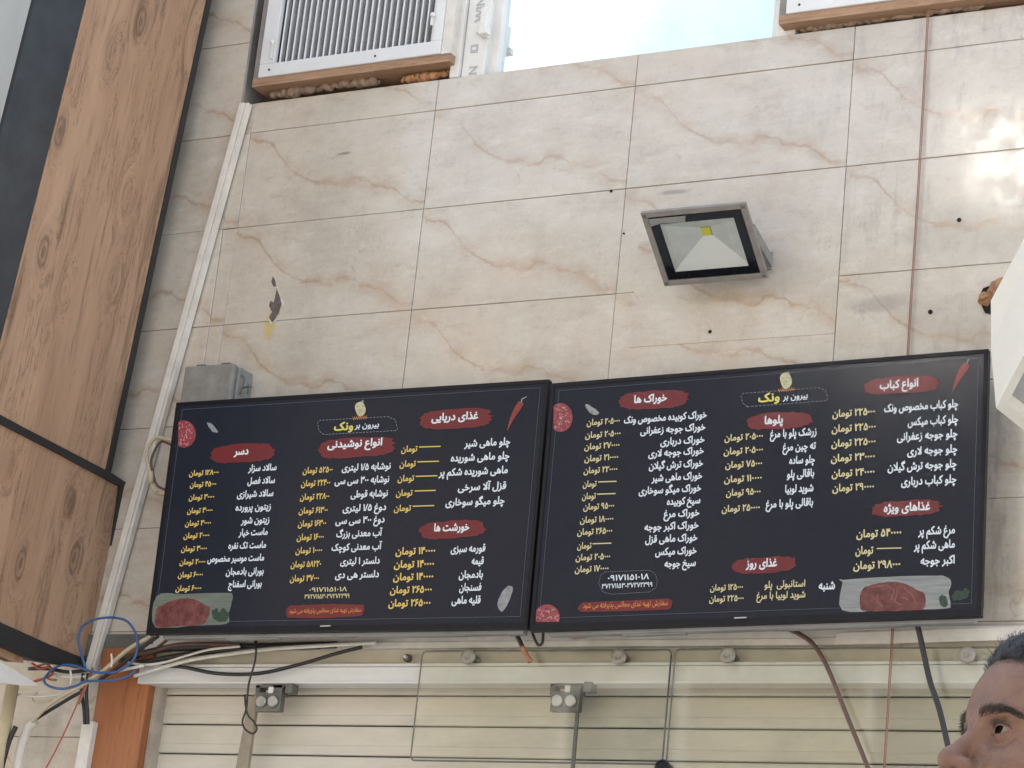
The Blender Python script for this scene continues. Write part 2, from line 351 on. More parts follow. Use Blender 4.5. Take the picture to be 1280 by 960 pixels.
M['ground'] = mat('pavement', (.46, .43, .385), .85, var=.15, scale=3, bump=.3)
M['stone'] = mat('pale_render', (.27, .235, .195), .8, var=.1, scale=2, bump=.2)
M['stonegrey'] = mat('grey_render', (.24, .225, .21), .8, var=.1, scale=2, bump=.2)
M['winglass'] = mat('dark_window_glass', (.03, .035, .04), .06, var=.1)
M['glintmetal'] = mat('glint_mirror_metal', (.75, .75, .75), .15, metal=1, var=.03)  # metal of the mirror panels added on the roof opposite for glints

# ------------------------------------------------------------------ ground and street opposite (seen in reflections, lights the shade)
g = MB(); g.add([(-300,-300,0),(300,-300,0),(300,300,0),(-300,300,0)], [(0,1,2,3)]); tag(g.build('ground', M['ground']), kind='structure')

def opposite(name, x0, x1, y, h, m, label):
    o = empty(name, ((x0+x1)/2, y, 0), label, 'building')
    b = MB(); b.lim(x0, x1, y-9, y, 0, h); b.build('wall', m, o)
    b = MB(); b.lim(x0-.15, x1+.15, y-.2, y+.35, h-.25, h+.35, bev=.03); b.build('cornice', M['stonegrey'], o)
    for fl in range(3):
        z0 = .9+fl*3.1; n = int((x1-x0)/2.6)
        for i in range(n):
            cx = x0+(i+.5)*(x1-x0)/n
            b = MB(); b.lim(cx-.62, cx+.62, y+.004, y+.06, z0, z0+1.55); f = b.build('window', M['white'], o)
            b = MB(); b.lim(cx-.54, cx+.54, y+.03, y+.075, z0+.08, z0+1.47); b.build('pane', M['winglass'], f)
opposite('apartment_building', -22, 1.2, -15, 9.6, M['stone'], 'pale apartment building across the street behind the viewer, left block')
opposite('apartment_building', 1.6, 20, -15.5, 8.6, M['stonegrey'], 'grey apartment building across the street behind the viewer, right block')

def add_glint_mirror(px, py, y, size, label, asp=1.):          # unseen mirror panel added on the opposite roof to throw sun glints at the wall
    p = onY(px, py, 0); d = (p-CAM).normalized(); r = Vector((d.x, -d.y, d.z)); c = p+r*((y-p.y)/r.y); n = (sd-r).normalized()
    M3 = n.to_track_quat('Y', 'Z').to_matrix(); o = empty('glint_mirror', Vector((c.x, c.y, 9.6)), label, 'glint_mirror')
    b = MB(); b.box(c, size*asp, .012, size, M3); b.build('pane', M['glintmetal'], o)
    b = MB(); b.box(c-n*.02, size*asp+.06, .02, size+.06, M3); b.tube([c-n*.03, Vector((c.x, c.y-.2, 8.5))], .03, smoothing=0); b.build('stand', M['bracket'], o)
add_glint_mirror(1268, 212, -15.3, .34, 'unseen mirror panel added on the opposite roof to glint on the tiles, larger')
add_glint_mirror(1240, 174, -15.3, .16, 'unseen mirror panel added on the opposite roof to glint on the tiles, smaller', 2.4)

# ------------------------------------------------------------------ tiled facade
J0, TH, TW = 4.18996, .28668, .6
SILL = 3.995
def tiled_wall():
    o = empty('tiled_wall', (0, 0, 0), 'beige marble-print tiled shop wall with brown veins behind the two menu screens', 'wall')
    b = MB()
    def tile(x0, x1, z0, z1, k, r, proud=0.):
        g = .0007; X0, X1 = TW*k, TW*(k+1); Z1 = J0-TH*r; Z0 = Z1-TH
        x0, x1, z0, z1 = max(x0, X0), min(x1, X1), max(z0, Z0), min(z1, Z1)
        if x1-x0 < .01 or z1-z0 < .01: return
        a, bb, c = random.uniform(-.0005, .0005), random.uniform(-.0012, .0012), random.uniform(-.0012, .0012)
        def P(x, z, y=0): return (x, y-proud+a+bb*(x-X0)/TW*.5+c*(z-Z0)/TH*.5 if y == 0 else y, z)
        x0 += g; x1 -= g; z0 += g; z1 -= g; e = .0012
        fr = [P(x0+e, z0+e), P(x1-e, z0+e), P(x1-e, z1-e), P(x0+e, z1-e)]
        md = [(p[0]+(-e, e, e, -e)[i], p[1]+e, p[2]+(-e, -e, e, e)[i]) for i, p in enumerate(fr)]
        bk = [(p[0], .012, p[2]) for p in md]
        U = lambda p: ((p[0]-X0)/TW, (p[2]-Z0)/TH)
        F = [(0,1,2,3)]; vs = fr+md+bk; uv = [[U(p) for p in fr]]
        for i in range(4):
            j = (i+1) % 4
            for q in ((4+i, 4+j, j, i), (8+i, 8+j, 4+j, 4+i)): F.append(q); uv.append([U(vs[s]) for s in q])
        b.add(vs, F, uvs=uv)
    for k in range(-5, 10):
        for r in range(-6, 16):
            x0, x1 = TW*k, TW*(k+1)
            z1 = J0-TH*r; z0 = z1-TH
            if k < 0 and z1 > 0: tile(x0, -.048, max(z0, 2.42), z1, k, r); tile(x0, -.23, max(z0, 0), min(z1, 2.419), k, r)
            if k == -1: tile(-.048, 0, max(z0, 2.42), min(z1, SILL), k, r) if z1 > 2.45 else None
            if k >= 0 and k < 6:
                tile(x0, x1, max(z0, 2.42), min(z1, SILL), k, r) if z1 > 2.45 else None
                tile(x0, x1, max(z0, 5.5), z1, k, r) if z1 > 5.5 else None
            if k >= 6: tile(x0, x1, z0, z1, k, r)
    b.build('tiling', M['tile'], o)
    # one odd tile set across two rows beside the floodlight
    b2 = MB(); x0, x1, z0, z1 = 1.253, 1.80, 3.182, 3.466; y = -.0022
    vs = [(x0,y,z0),(x1,y,z0),(x1,y,z1),(x0,y,z1)]; vs += [(p[0], 0.004, p[2]) for p in vs]
    U = lambda p: ((p[0]-1.253)/.6, (p[2]-z0)/TH)
    F = [(0,1,2,3)]+[(4+i, 4+(i+1) % 4, (i+1) % 4, i) for i in range(4)]
    b2.add(vs, F, uvs=[[U(vs[i]) for i in f] for f in F]); b2.build('patched_tile', M['tile'], o)
    s = MB()                                     # masonry behind the tiles with the window opening left out
    s.lim(-3, -.048, .009, .28, 0, 6.2); s.lim(-.048, 3.6, .009, .28, 2.40, SILL-.003); s.lim(3.6, 6, .009, .28, 0, 6.2); s.lim(-.048, 3.6, .009, .28, 5.5, 6.2)
    s.build('masonry', M['joint'], o)
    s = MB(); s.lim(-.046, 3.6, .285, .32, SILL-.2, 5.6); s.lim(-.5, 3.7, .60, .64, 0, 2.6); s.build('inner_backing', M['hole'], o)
    s = MB(); s.lim(-.0475, -.040, .0, .27, SILL, 5.49); s.build('reveal', M['plaster'], o)
    for px, py, r in ((888,415,.0042),(1199,275,.0042),(1163,390,.0045),(764,239,.003),(780,292,.002)):
        p = onY(px, py, 0); h = MB(); h.lathe((p.x, .002, p.z), (0,-1,0), [(r*1.25, 0), (r*1.2, .0045), (r*.8, .005)], 14); h.build('drill_hole', M['hole'], o)
    c = MB()                                     # spalled tile glaze
    for poly in ([(341,345),(344,350),(345,357),(342,359),(339,352)], [(346,360),(350,372),(352,380),(349,390),(344,399),(340,403),(336,397),(340,390),(336,382),(338,376),(342,378),(344,370)]):
        c.prism([onY(x, y, -.0026) for x, y in poly], (0, .006, 0))
        mx, my = sum(q[0] for q in poly)/len(poly), sum(q[1] for q in poly)/len(poly); rim = MB(); rim.prism([onY(mx+(x-mx)*1.28+random.uniform(-1, 1), my+(y-my)*1.1+random.uniform(-1, 1), -.0021) for x, y in poly], (0, .005, 0)); rim.build('crumbled_rim', M['chiprim'], o)
    c.build('spalled_patch', M['chipm'], o)
    return o
tiled_wall()

# ------------------------------------------------------------------ shutter, rails and header under the screens
def shutter():
    o = empty('roller_shutter', (1.7, .05, 0), 'cream closed roller shutter with horizontal slats below the white rail', 'shutter')
    prof = []; pitch = .0776; ztop = 2.41; n = 31
    b = MB(); x0, x1 = -.058, 3.58
    pr = [(.0545, 0), (.0500, -.0012), (.0482, -.005), (.0475, -.049), (.0485, -.0502), (.0470, -.0515), (.0462, -.0715), (.048, -.0742), (.0545, -.0752)]
    for i in range(n):
        z = ztop-.052-i*pitch+.026
        vs = [(x, y, z+dz) for x in (x0, x1) for y, dz in pr]; m = len(pr)
        b.add(vs, [(k, k+1, m+k+1, m+k) for k in range(m-1)])
    b.build('slat_curtain', M['slat'], o)
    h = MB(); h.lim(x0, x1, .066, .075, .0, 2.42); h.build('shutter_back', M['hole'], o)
shutter()
b = MB(); zt, zb = onY(640, 811, -.004).z, onY(640, 830, -.012).z
b.lim(-.15, 3.6, -.008, .03, zb-.004, zt+.012); tag(b.build('header_beam', M['beam']), 'cream painted header board between the white trunking and the aluminium rail', 'beam')
b = MB(); z0, z1 = onY(640, 851.5, -.03).z, onY(640, 830, -.03).z
x0 = onY(172, 850, -.03).x
b.add([], []); b.lim(x0, 3.6, -.030, .02, z0, z1-.006, bev=.002); b.lim(x0, 3.6, -.036, -.008, z1-.0055, z1+.001); b.lim(x0+.004, 3.6, -.034, .025, z0-.006, z0-.0005)
tag(b.build('aluminium_rail', M['alu']), 'long white aluminium rail running along the top of the shutter', 'rail')
b = MB(); z0, z1 = onY(640, 809, -.03).z, onY(640, 801, -.03).z
b.lim(onY(182, 800, -.03).x, 2.02, -.03, .0-.002, z0, z1, bev=.002); b.lim(onY(190, 800, -.03).x, 3.5, -.024, -.002, z1+.001, z1+.026, bev=.002)
t = b.build('cable_trunking', M['dirtywhite']); tag(t, 'long off-white cable trunking under both screens above the header board', 'trunking')
c = MB(); p = [(1043, 806), (1046, 791), (1285, 783), (1285, 799), (1160, 803)]
c.prism([onY(x, y, -.034) for x, y in p], (0, .003, 0)); c.build('loose_cover', M['dirtywhite'], t)
c = MB(); p = [(700, 795), (712, 790), (730, 793), (734, 797), (718, 799)]
c.prism([onY(x, y, -.034) for x, y in p], (0, .003, 0)); c.build('torn_flap', M['batten'], t)
b = MB(); p = [onY(128, 853, -.02), onY(197, 853, -.02)]
b.lim(-.228, -.062, -.02, .06, 0, 2.42, bev=.002); tag(b.build('door_jamb', M['orange_wood']), 'orange brown wooden jamb board left of the shutter', 'jamb')
b = MB(); b.lim(-.45, -.06, -.012, .008, 2.40, 2.46); tag(b.build('lintel_board', M['bracket']), 'dark grubby board behind the tangle of cables left of the rail', 'board')

def glass(name, px0, px1, y, label, xr=None):
    zt = onY(640, 813, y).z; zb = onY(640, 952, y).z if not xr else zt-.58
    x0 = onY(px0, 820, y).x; x1 = xr or onY(px1, 820, y).x
    o = empty(name, ((x0+x1)/2, y, zb), label, 'glass panel')
    pts = []
    r = .012
    for cx, cz, a in ((x1-r, zt-r, 0), (x0+r, zt-r, 90), (x0+r, zb+r, 180), (x1-r, zb+r, 270)):
        for k in range(5): t = R_(a+k*22.5); pts.append((cx+r*math.cos(t), y, cz+r*math.sin(t)))
    b = MB(); b.prism(pts, (0, .008, 0)); b.build('pane', M['pane'], o)
    e = MB()                                     # ground green edge
    e.tube([(p[0], y+.004, p[2]) for p in pts]+[(pts[0][0], y+.004, pts[0][2])], .0022, 6, smoothing=0); e.build('polished_edge', M['bracket'], o)
    return o
ga = glass('bolted_glass', 526.5, 838, -.055, 'greenish glass panel bolted over the header, left of the dark vertical glass edge')
gb = glass('bolted_glass', 843, 0, -.055, 'greenish glass panel bolted over the header, right of the dark vertical glass edge', 2.26)
for k, (px, py, par) in enumerate(((586, 821, ga), (774, 821, ga), (910, 819, gb), (1209, 819, gb))):
    p = onY(px, py, -.058); b = MB(); b.lathe((p.x, -.046, p.z), (0,-1,0), [(.010, -.03), (.010, 0), (.0185, .0095), (.0195, .012), (.0195, .018), (.018, .0205), (.006, .021), (.005, .0195)], 24)
    b.build('bolt_cap', M['capmetal'], par)
p = onY(510, 823, -.012); b = MB(); b.lathe((p.x, -.008, p.z), (0,-1,0), [(.010, 0), (.010, .012), (.006, .014)], 14); b.lathe((p.x+.002, -.02, p.z), (0,-1,0), [(.004, 0), (.004, .012)], 10, 1)
tag(b.build('bolt', [M['bracket'], M['white']]), 'small dark bolt with a white centre on the header board', 'bolt')

def patch_fitting(px, py, label, copy=None):
    p = onY(px, py, -.045)
    o = empty('hinge_bracket', p, label, 'bracket', 'glass door brackets under the rail')
    if copy:
        for ch in copy.children: c = ch.copy(); col.objects.link(c); c.parent = o
        return o
    b = MB(); b.box(p+Vector((0, .012, -.012)), .078, .02, .050, bev=.003); b.box(p+Vector((-.002, .02, .028)), .085, .03, .006); b.box(p+Vector((-.038, .02, .018)), .012, .03, .026); b.box(p+Vector((.022, .02, .018)), .03, .03, .026); b.box(p+Vector((.056, .02, .024)), .02, .03, .024)
    b.build('clamp_plate', M['bracket'], o)
    for dx in (-.018, .018):
        b = MB(); b.lathe(p+Vector((dx, 0, -.012)), (0,-1,0), [(.0155, 0), (.0155, .004), (.013, .006)], 18); b.build('round_cap', M['chrome'], o)
    b = MB(); b.box(p+Vector((.004, .012, .018)), .014, .02, .016); b.build('pivot', M['white'], o)
    return o
f1 = patch_fitting(335, 871, 'grey two-cap clamp bracket hanging below the rail left of the glass panels')
f2 = patch_fitting(706, 870, 'grey two-cap clamp bracket seen through the green glass panel', f1)
b = MB(); b.prism([onY(x, y, -.02) for x, y in ((311, 872), (322, 868), (309, 963), (294, 963))], (0, .012, 0)); tag(b.build('hanging_strip', M['stickm']), 'slim beige strip hanging below the left clamp bracket', 'strip')
b = MB(); b.prism([onY(x, y, -.02) for x, y in ((721, 868), (725, 868), (717, 963), (713, 963))], (0, .006, 0)); tag(b.build('glass_edge_strip', M['bracket']), 'thin dark strip hanging below the right clamp bracket behind glass', 'strip')
p = onY(828, 958, -.075); o = empty('door_knob', p, 'dark shiny round knob at the lower edge of the glass panel', 'knob')
b = MB(); b.lathe(p+Vector((0, .03, -.002)), (0,-1,0), [(.008, -.01), (.009, .01), (.017, .02), (.019, .032), (.014, .042), (.006, .046)], 20); b.build('knob_ball', M['bezel'], o)
b = MB(); b.lathe(p+Vector((0, .03, -.002)), (0,-1,0), [(.014, -.004), (.014, 0)], 20); b.build('collar', M['chrome'], o)
for px, py in ((340, 949), (985, 939)):
    pass

# ------------------------------------------------------------------ window opening: grilles, foam, window
def register(name, px, py, label, group, dz=0):
    p0 = onY(px, py, -.035); Wd, Hh = .592, .50; y = -.035
    o = empty(name, p0, label, 'air vent', group)
    x0, z0 = p0.x, p0.z+dz; x1, z1 = x0+Wd, z0+Hh; fw = .048
    b = MB()
    for q in ((x0, x1, z0, z0+.040), (x0, x1, z1-.04, z1), (x0, x0+fw, z0+.040, z1-.04), (x1-fw*.62, x1, z0+.040, z1-.04)):
        b.lim(q[0], q[1], y, y+.018, q[2], q[3], bev=.0025)
    b.build('frame', M['vane'], o)
    n = 25; xa, xb = x0+fw, x1-fw*.62; v = MB()
    for i in range(n):
        x = xa+(i+.5)*(xb-xa)/n; v.box((x, y+.022, (z0+z1)/2), .0042, .024, Hh-.082, Matrix.Rotation(R_(12), 3, 'Z'))
    v.build('front_louvres', M['vane'], o)
    v = MB()
    for i in range(34):
        z = z0+.046+i*.0123; v.box(((xa+xb)/2, y+.055, z), xb-xa, .012, .002, Matrix.Rotation(R_(-35), 3, 'X'))
    v.build('rear_louvres', M['darkvane'], o)
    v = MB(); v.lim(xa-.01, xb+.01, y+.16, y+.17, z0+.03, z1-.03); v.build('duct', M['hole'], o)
    bt = MB(); bt.lim(x0-.02, x1+.03, y+.006, y+.20, z0-.024, z0-.001); bt.build('wooden_batten', M['batten'], o)
    bt = MB(); bt.lim(x1+.001, x1+.032, y+.005, y+.20, z0, z1); bt.build('side_board', M['dirtywhite'], o); bt = MB(); bt.lim(x0-.022, x0-.001, y+.01, y+.20, z0, z1); bt.build('side_board', M['plaster'], o)
    for fx, fz in ((.06, .02), (.55, .42), (.65, .018), (.94, .4)):
        s = MB(); s.lathe((x0+fx*Wd, y+.0005, z0+fz), (0,-1,0), [(.004, 0), (.0035, .001)], 10); s.build('screw', M['black'], o)
    s = MB(); s.box((x0+.043, y-.004, z0+.075), .006, .01, .045); s.ball((x0+.041, y-.008, z0+.10), .008, sub=2); s.box((xb-.003, y-.004, z0+.10), .006, .01, .03); s.ball((xb-.002, y-.008, z0+.115), .008); s.build('lever', M['white'], o)
    return o
register('air_grille', 322, 97, 'white louvred air grille left of the bright window', 'air cooler grilles above the wall')
register('air_grille', 982, 17, 'white air grille box right of the bright window, only its lower edge in view', 'air cooler grilles above the wall', .0)

def foam(pts, r, m, label, fy=.018):
    b = MB(); P = []
    for (xa, ya), (xb, yb) in zip(pts, pts[1:]):
        for k in range(14): t = k/14; P.append(onY(xa+(xb-xa)*t, ya+(yb-ya)*t, fy)+Vector((0, random.uniform(-.006, .006), random.uniform(-.003, .003))))
    ph = [random.uniform(0, 6) for _ in range(4)]; N_ = len(P)
    rad = lambda t: r*(.62+.28*abs(math.sin(t*N_*.42+ph[0]))+.22*math.sin(t*N_*.17+ph[1])+random.uniform(-.07, .07))*(min(1, t*14+.25)*min(1, (1-t)*14+.25))
    b.tube(P, rad, 12, smoothing=2)
    b.v = [tuple(c+random.uniform(-.0012, .0012) for c in v) for v in b.v]
    tag(b.build('filler_foam', m), label, 'foam')
foam([(338, 119), (360, 117), (400, 110), (440, 105), (478, 101)], .014, M['foamgrey'], 'dull brown strip of expanding foam on the sill under the left grille')
foam([(503, 101), (520, 98), (540, 96), (567, 90)], .014, M['foam'], 'bright orange lump of expanding foam beside the window frame')
foam([(1000, 38), (1040, 33), (1090, 26), (1160, 16), (1240, 6)], .010, M['foamgrey'], 'thin brown line of foam on the sill under the right grille')
foam([(1231, 376), (1238, 370), (1252, 361), (1262, 357)], .022, M['foam'], 'orange foam plugging a broken hole in the wall by the cream box', .004)
b = MB(); poly = [(1226,366),(1229,360),(1240,356),(1252,349),(1262,352),(1262,386),(1250,392),(1240,393),(1231,391),(1227,382)]
b.prism([onY(x, y, -.0025) for x, y in poly], (0, .004, 0)); tag(b.build('wall_hole', M['hole']), 'ragged dark hole broken through the tiles near the cream box', 'hole')

def text_mesh(s, bold=.0, res=2):
    c = bpy.data.curves.new('lettering', 'FONT'); c.body = s; c.size = 1; c.offset = bold; c.resolution_u = res
    o = bpy.data.objects.new('lettering', c); col.objects.link(o); bpy.context.view_layer.update()
    me = o.evaluated_get(bpy.context.evaluated_depsgraph_get()).to_mesh()
    v = np.array([v.co[:] for v in me.vertices]); f = [list(p.vertices) for p in me.polygons]
    o.evaluated_get(bpy.context.evaluated_depsgraph_get()).to_mesh_clear(); bpy.data.objects.remove(o); bpy.data.curves.remove(c)
    return v, f

from mathutils.geometry import delaunay_2d_cdt
def outline_mesh(s, res=2):
    """letters filled by winding number, so that overlapping strokes of a glyph stay solid"""
    c = bpy.data.curves.new('lettering', 'FONT'); c.body = s; c.size = 1; c.resolution_u = res; c.fill_mode = 'NONE'
    o = bpy.data.objects.new('lettering', c); col.objects.link(o); bpy.context.view_layer.update(); ev = o.evaluated_get(bpy.context.evaluated_depsgraph_get())
    me = ev.to_mesh(); v = np.array([q.co[:2] for q in me.vertices]); e = np.array([q.vertices[:] for q in me.edges]); ev.to_mesh_clear(); bpy.data.objects.remove(o); bpy.data.curves.remove(c)
    nx = {}
    for a, b in e: nx.setdefault(int(a), []).append(int(b)); nx.setdefault(int(b), []).append(int(a))
    # walk every loop in index order, which keeps the font's own direction
    seen = set(); E = []
    for st in range(len(v)):
        if st in seen or st not in nx: continue
        p, cur, loop = None, st, []
        while cur not in seen:
            seen.add(cur); loop.append(cur); o_ = [q for q in nx[cur] if q != p]
            nxt = (st+1) if cur == st and (st+1) in nx[cur] else (o_[0] if o_ else st); p, cur = cur, nxt
        E += list(zip(loop, loop[1:]+loop[:1]))
    r = delaunay_2d_cdt([Vector(q) for q in v], E, [], 0, 1e-5, False)
    V, T = np.array([q[:] for q in r[0]]), np.array([t for t in r[2]]); cen = V[T].mean(1); A_, B_ = v[[a for a, _ in E]], v[[b for _, b in E]]
    cr = (B_[:, 0]-A_[:, 0])[None]*(cen[:, 1:]-A_[:, 1][None])-(cen[:, :1]-A_[:, 0][None])*(B_[:, 1]-A_[:, 1])[None]
    up_ = (A_[:, 1][None] <= cen[:, 1:]) & (B_[:, 1][None] > cen[:, 1:]) & (cr > 0); dn = (A_[:, 1][None] > cen[:, 1:]) & (B_[:, 1][None] <= cen[:, 1:]) & (cr < 0)
    T = T[(up_.sum(1)-dn.sum(1)) != 0]
    return np.c_[V, np.zeros(len(V))], [list(map(int, t)) for t in T]

def window():
    o = empty('pvc_window', (1.15, .05, SILL), 'white plastic window with mirrored glass reflecting the bright sky', 'window')
    xa, xb, xc = onY(578, 95, .02).x, onY(606, 95, .02).x, onY(611, 94, .05).x
    xd, xe = onY(624, 93, .05).x, onY(967, 48, .05).x
    top = 5.45
    f = MB(); f.lim(xa-.03, xa-.002, .0, .08, SILL+.001, top, bev=.003); f.lim(xa, xb, .012, .09, SILL+.001, top, bev=.004); f.lim(xe+.022, xe+.075, .012, .09, SILL+.001, top, bev=.004); f.lim(xb, xe+.022, .03, .09, top-.06, top)
    f.build('frame', M['white'], o)
    s = MB(); s.lim(xc, xd, .035, .085, SILL+.002, top-.07, bev=.004); s.lim(xe, xe+.020, .035, .085, SILL+.002, top-.07, bev=.004); s.lim(xd, xe, .04, .085, SILL-.02, SILL+.004); s.build('sash', M['white'], o)
    p = MB(); p.lim(xd-.003, xe+.003, .055, .062, SILL, top-.07); p.build('glass_pane', M['mirror'], o)
    h = MB(); hx = xb-.004; hz = onY(610, 45, .0).z; h.box((hx, .0, hz+.04), .022, .03, .085, bev=.005); h.box((hx+.006, -.012, hz+.008), .03, .02, .02, bev=.004); h.build('hinge', M['white'], o)
    # faint grey protective-film print along the frame, reading upwards
    for word, z, sz in (('N', SILL+.006, .036), ('2', SILL+.125, .022), ('WIN', SILL+.165, .036)):
        v, fc = text_mesh(word, .02); t = MB(); cx = (xa+xb)/2+.014
        t.add([(cx-p[1]*sz, .0105, z+p[0]*sz) for p in v], [g for g in fc]); t.build('lettering', M['chrome'], o)
    t = MB(); t.box(((xa+xb)/2-.002, .0108, SILL+.085), .022, .002, .024); t.box(((xa+xb)/2-.002, .0104, SILL+.085), .012, .002, .008, mi=1); t.build('printed_square', [M['chrome'], M['white']], o)
    for k in range(3):
        t = MB(); t.box((xe+.04+.012*k, .0108, SILL+.055), .005, .002, .035); t.build('printed_bar', M['chrome'], o)
window()

# ------------------------------------------------------------------ shop cladding at the left
def cladding():
    A, B = onY(137, 593, -.06), onY(263, 0, -.06); n = (B-A).cross(Vector((0,1,0))).normalized()
    if n.x < 0: n = -n
    P = lambda x, y, d=0.: onP(x, y, A, n)+n*d
    o = empty('shop_fascia', (-.5, -.5, 2.3), 'tall wood-look and anthracite clad side of the neighbouring shop fascia', 'fascia')
    ins = Vector((-.02, 0, 0))
    # upper tier panels; corners are followed beyond the frame so that each panel is whole
    up = (B-A).normalized()
    def strip(p0, p1, q0, q1, name, m, lift=0.):
        b = MB(); a0, a1, b1, b0 = P(*p0, lift), P(*p1, lift), P(*q1, lift), P(*q0, lift)
        ext = .3
        a1 = a1+up*ext; b1 = b1+up*ext
        b.prism([a0, b0, b1, a1], -n*.02); return b.build(name, m, o)
    bottom = lambda x: 520+(x-0)*(593-520)/137
    strip((134, bottom(134)-3), (257, 0), (-120, bottom(-120)), (110, 0), 'wood_panel', M['wood'])
    e = MB(); e.prism([P(137, 593, .004), P(131, 590, .004), P(258, -2, .004)+up*.3, P(264, -2, .004)+up*.3], -n*.03); e.build('edge_trim', M['trim'], o)
    # dark and pale panels nearer the street
    def quad(pts, name, m, lift):
        b = MB(); b.prism([P(x, y, lift) for x, y in pts], -n*.02); return b.build(name, m, o)
    s = -.262
    def line(x_at0, y): return x_at0+s*y if True else 0
    far = [P(111, 0)+up*.3, P(111-.26*640, 640)]
    b = MB(); a_top = P(110.5, 0, .002)+up*.3; a_bot = P(110.5-.258*540, 540, .002); c_bot = P(41-.258*640, 640, .002); c_top = P(42.5, 0, .002)+up*.3
    b.prism([a_bot, a_top, c_top, c_bot][::-1], -n*.02); b.build('anthracite_panel', M['darkpanel'], o)
    b = MB(); a_top = P(41, 0, .004)+up*.3; a_bot = P(41-.258*640, 640, .004); d = Vector((0, -.30, 0))
    b.prism([a_bot, a_top, a_top+d, a_bot+d][::-1], -n*.02); b.build('pale_panel', M['lightpanel'], o)
    b = MB(); b.prism([P(44, 0, .006)+up*.3, P(40.5, 0, .006)+up*.3, P(40.5-.258*640, 640, .006), P(44-.258*640, 640, .006)], -n*.02); b.build('panel_joint', M['trim'], o)
    b = MB(); b.prism([P(112.5, 0, .0045)+up*.3, P(110.3, 0, .0045)+up*.3, P(110.3-.258*540, 540, .0045), P(112.5-.258*540, 540, .0045)], -n*.02); b.build('panel_lip', M['wood'], o)
    # ledge between tiers
    e = MB(); q = [(153, 603), (137, 592), (60, 553), (-120, 455), (-120, 470), (60, 562), (135, 602), (150, 609)]
    e.prism([P(x, y, .012) for x, y in q], -n*.05); e.build('ledge_trim', M['trim'], o)
    # lower tier, curving slightly outwards
    q = [(146, 608), (60, 562), (-120, 468), (-120, 715), (0, 784), (60, 812), (116, 830), (122, 792)]
    e = MB(); e.prism([P(x, y, .004) for x, y in q], -n*.02); e.build('lower_wood_panel', M['woodlow'], o)
    e = MB(); e.prism([P(x, y, .010) for x, y in ((153, 604), (146, 606), (121, 795), (116, 832), (121, 836), (128, 800))], -n*.04); e.build('lower_edge_trim', M['trim'], o)
    e = MB(); e.prism([P(x, y, .010) for x, y in ((118, 829), (60, 806), (0, 779), (-120, 712), (-120, 735), (0, 808), (40, 826), (104, 836))], -n*.04); e.build('lower_ledge', M['trim'], o)
    e = MB(); e.prism([P(x, y, -.01) for x, y in ((0, 806), (12, 811), (32, 822), (33, 829), (20, 828), (-40, 800))], -n*.03); e.build('splintered_wood', M['batten'], o)
    e = MB(); e.prism([P(x, y, -.005) for x, y in ((-60, 800), (0, 826), (24, 840), (52, 857), (30, 857), (0, 853), (-60, 850))], -n*.12); e.build('white_soffit', M['white'], o)
    # body of the fascia box, running off to the left
    e = MB(); e.prism([A-n*.022+Vector((0, .03, -.0)), A-n*.022+up*1.7+Vector((0, .03, 0)), A-n*.022+up*1.7+Vector((0, -1.0, 0)), A-n*.022+Vector((0, -1.0, .1))], (-2.2, 0, 0)); e.build('fascia_body', M['trim'], o)
cladding()

